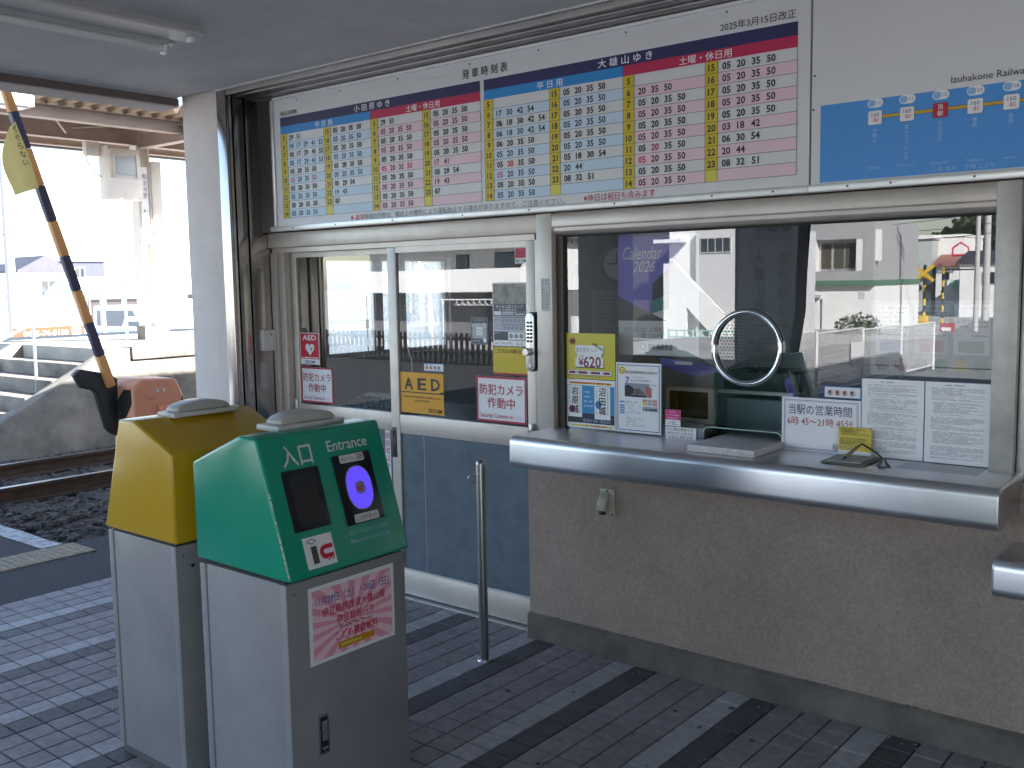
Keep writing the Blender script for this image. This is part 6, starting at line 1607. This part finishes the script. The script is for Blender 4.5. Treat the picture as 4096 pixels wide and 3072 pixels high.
for (x, y, zt, r, lab) in ((-14.4, -50, 9.0, 0.14, 'slim grey pole near the right post of the ticket window reflection'), (-18.8, -70, 11, 0.26, 'thick concrete utility pole mirrored near the right edge')):
    q = thing('utility_pole', (x, y, -1.6), lab, 'utility pole'); MB().tube((x, y, -1.9), (x, y, zt), r, 12, r * 0.75).build('shaft', UPM, q, smooth=True)
    for z in (zt - 0.9, zt - 0.4): box('crossarm', x - 0.9, x + 0.9, y - 0.05, y + 0.05, z, z + 0.1, UPM, q)
# far shops
fm_ = thing('arcade_hall', (-32, -98, -2), 'pale grey hall with tall arched doorways far down the street', 'building')
Yf = -95.0
box('wall', -36.5, -29.9, -105, Yf, -2.4, 5.2, mat('pale teal grey render', (0.42, 0.45, 0.44), 0.8), fm_); box('parapet', -36.7, -29.7, -105, Yf + 0.2, 5.201, 5.6, PLAST, fm_)
for (a, b) in ((-35.4, -34.05), (-32.95, -31.5)):
    m = MB(); cx_ = (a + b) / 2; r_ = (b - a) / 2; pr = [(a, -2.3), (b, -2.3), (b, 1.6)] + [(cx_ + r_ * math.cos(math.pi * i / 10), 1.6 + r_ * math.sin(math.pi * i / 10)) for i in range(1, 10)] + [(a, 1.6)]
    fixnorm(m.prism(pr, 'y', Yf + 0.01, Yf + 0.08).build('arch_door', mat('deep doorway', (0.04, 0.04, 0.045), 0.6), fm_)); box('door_edge', a - 0.25, a - 0.02, Yf + 0.01, Yf + 0.12, -2.3, 1.9, mat('copper trim', (0.45, 0.20, 0.10), 0.5), fm_)
MB().prism([(-33.2, 2.7), (-31.0, 2.7), (-31.0, 4.0), (-32.1, 4.6), (-33.2, 4.0)], 'y', Yf + 0.01, Yf + 0.06).build('mural', mat('mint mural', (0.34, 0.45, 0.41), 0.8), fm_)
house('tower_house', 'tall white house behind the crossing, mirrored in the window', -30.0, -27.5, -104, -97, -2.4, 5.4, PLAST, 'flat', PLAST, 0.25, ov=0.1, wins=(('N', -29.4, -28.2, 2.0, 3.0),))
h2 = house('green_balcony_house', 'white house with a pale green balcony far down the street', -29.2, -25.2, -100, -94, -2.4, 2.5, PLAST, 'gable', mat('red brown roof', (0.28, 0.12, 0.10), 0.7), 1.2, 'x', wins=(('N', -28.6, -27.9, 1.2, 2.0), ('N', -26.8, -25.6, 1.3, 2.2)), ov=0.4)
box('balcony', -27.5, -25.2, -93.9, -93.0, 0.3, 1.2, GFM, h2)
house('right_white_house', 'white house behind the thick utility pole, mirrored at the right', -24.6, -20.5, -92, -85, -2.5, 2.6, PLAST, 'gable', TILE, 1.2, 'x', wins=(('N', -22.8, -21.6, 0.8, 1.9),), ov=0.3)
sg = thing('roof_sign', (-26.6, -92.5, 2.6), 'red outlined house shaped shop sign on a pole', 'sign')
m = MB(); m.path([(-27.3, -92.5, 3.5), (-25.9, -92.5, 3.5), (-25.9, -92.5, 4.2), (-26.6, -92.5, 4.7), (-27.3, -92.5, 4.2), (-27.3, -92.5, 3.5)], 0.09, 6); m.build('outline', REDI, sg); MB().tube((-26.6, -92.6, -2), (-26.6, -92.6, 3.5), 0.08, 8).build('pole', UPM, sg)
LEAF = mat('shrub leaves', (0.06, 0.10, 0.035), 0.7, var=0.5, vscale=3)
def shrub(name, label, cx_, cy_, z0, R_, hgt, n, seed):
    sh_ = thing(name, (cx_, cy_, z0), label, 'shrub'); rr = random.Random(seed); m = MB()
    for q in range(n):
        a = rr.uniform(0, 6.28); r_ = R_ * rr.random() ** 0.5; z = z0 + hgt * rr.uniform(0.15, 1) * (1 - 0.45 * (r_ / R_) ** 2)
        c = Vector((cx_ + r_ * math.cos(a), cy_ + r_ * math.sin(a), z)); t1 = Vector((rr.uniform(-1, 1), rr.uniform(-1, 1), rr.uniform(-1, 1))).normalized(); t2 = t1.orthogonal().normalized(); k = rr.uniform(0.05, 0.12)
        m.quad(c - t1 * k, c + t2 * k * 0.6, c + t1 * k, c - t2 * k * 0.6)
    m.build('foliage', LEAF, sh_); MB().tube((cx_, cy_, z0 - 0.2), (cx_, cy_, z0 + hgt * 0.6), 0.04, 6, 0.02).build('stem', BROWNR, sh_)
shrub('shrub', 'leafy shrub beside the tan house, mirrored at the left of the ticket window', -36.0, -45.0, -1.5, 1.1, 2.6, 900, 3)
shrub('shrub', 'low shrub at the foot of the white annex, mirrored behind the mesh fence', -18.6, -44.0, -1.45, 1.2, 1.3, 700, 4)
shrub('shrub', 'bushy shrub right of the road, mirrored near the crossing', -13.2, -56.0, -1.7, 1.4, 1.9, 900, 5)
sw_ = thing('street_wires', (-20, -60, 6), 'dark overhead wires above the street, mirrored at the top right of the window', 'wires')
for (p0, p1, sg_) in (((-30, -75, 5.3), (-10, -52, 5.0), 0.4), ((-30, -75, 4.7), (-10, -52, 4.4), 0.4), ((-26, -55, 4.6), (-9, -50, 5.6), 0.3)):
    m = MB(); m.path([tuple(p0[k] + (p1[k] - p0[k]) * t / 12 - (sg_ * math.sin(math.pi * t / 12) if k == 2 else 0) for k in range(3)) for t in range(13)], 0.022, 5); m.build('wire', BLACKP, sw_)
# wooded hill on the horizon
hill = MB(); hv = []; nx_, ny_ = 36, 8
for j in range(ny_ + 1):
    for i in range(nx_ + 1):
        x = -190 + i * 6; y = -190 - j * 14
        ridge = 11.6 + 0.9 * math.sin(x * 0.21 + 1) + 4.0 * sstep((x + 71) / 8)
        hv.append((x, y, -4 + ridge * math.sin(min(1, j / 4) * math.pi / 2)))
tag(hill.add(hv, [(j * (nx_ + 1) + i + 1, j * (nx_ + 1) + i, (j + 1) * (nx_ + 1) + i, (j + 1) * (nx_ + 1) + i + 1) for j in range(ny_) for i in range(nx_)]).build('hill', mat('hill green', (0.055, 0.085, 0.04), 0.95, var=0.4, vscale=0.4), smooth=True), kind='structure')
wd = MB(); rr = random.Random(12)
for n in range(2600):
    i = rr.uniform(0, nx_); j = rr.uniform(0.2, 5)
    x = -190 + i * 6; y = -190 - j * 14
    ridge = 11.6 + 0.9 * math.sin(x * 0.21 + 1) + 4.0 * sstep((x + 71) / 8)
    z = -4 + ridge * math.sin(min(1, j / 4) * math.pi / 2)
    R_ = rr.uniform(1.2, 2.6)
    for q in range(10):
        a = rr.uniform(0, 6.28); e = rr.uniform(-0.2, 1.4); c = Vector((x + R_ * math.cos(a) * math.cos(e), y + R_ * math.sin(a) * math.cos(e), z + R_ * (0.6 + math.sin(e))))
        t1 = Vector((rr.uniform(-1, 1), rr.uniform(-1, 1), rr.uniform(-1, 1))).normalized(); t2 = t1.orthogonal().normalized(); s_ = rr.uniform(0.4, 0.8)
        wd.quad(c - t1 * s_ - t2 * s_, c + t1 * s_ - t2 * s_, c + t1 * s_ + t2 * s_, c - t1 * s_ + t2 * s_)
tag(wd.build('woodland', mat('woodland leaves', (0.12, 0.15, 0.08), 0.8, var=0.4, vscale=0.8)), 'wooded hillside on the horizon, mirrored in the window', 'woodland', kind='stuff')

finish_text()
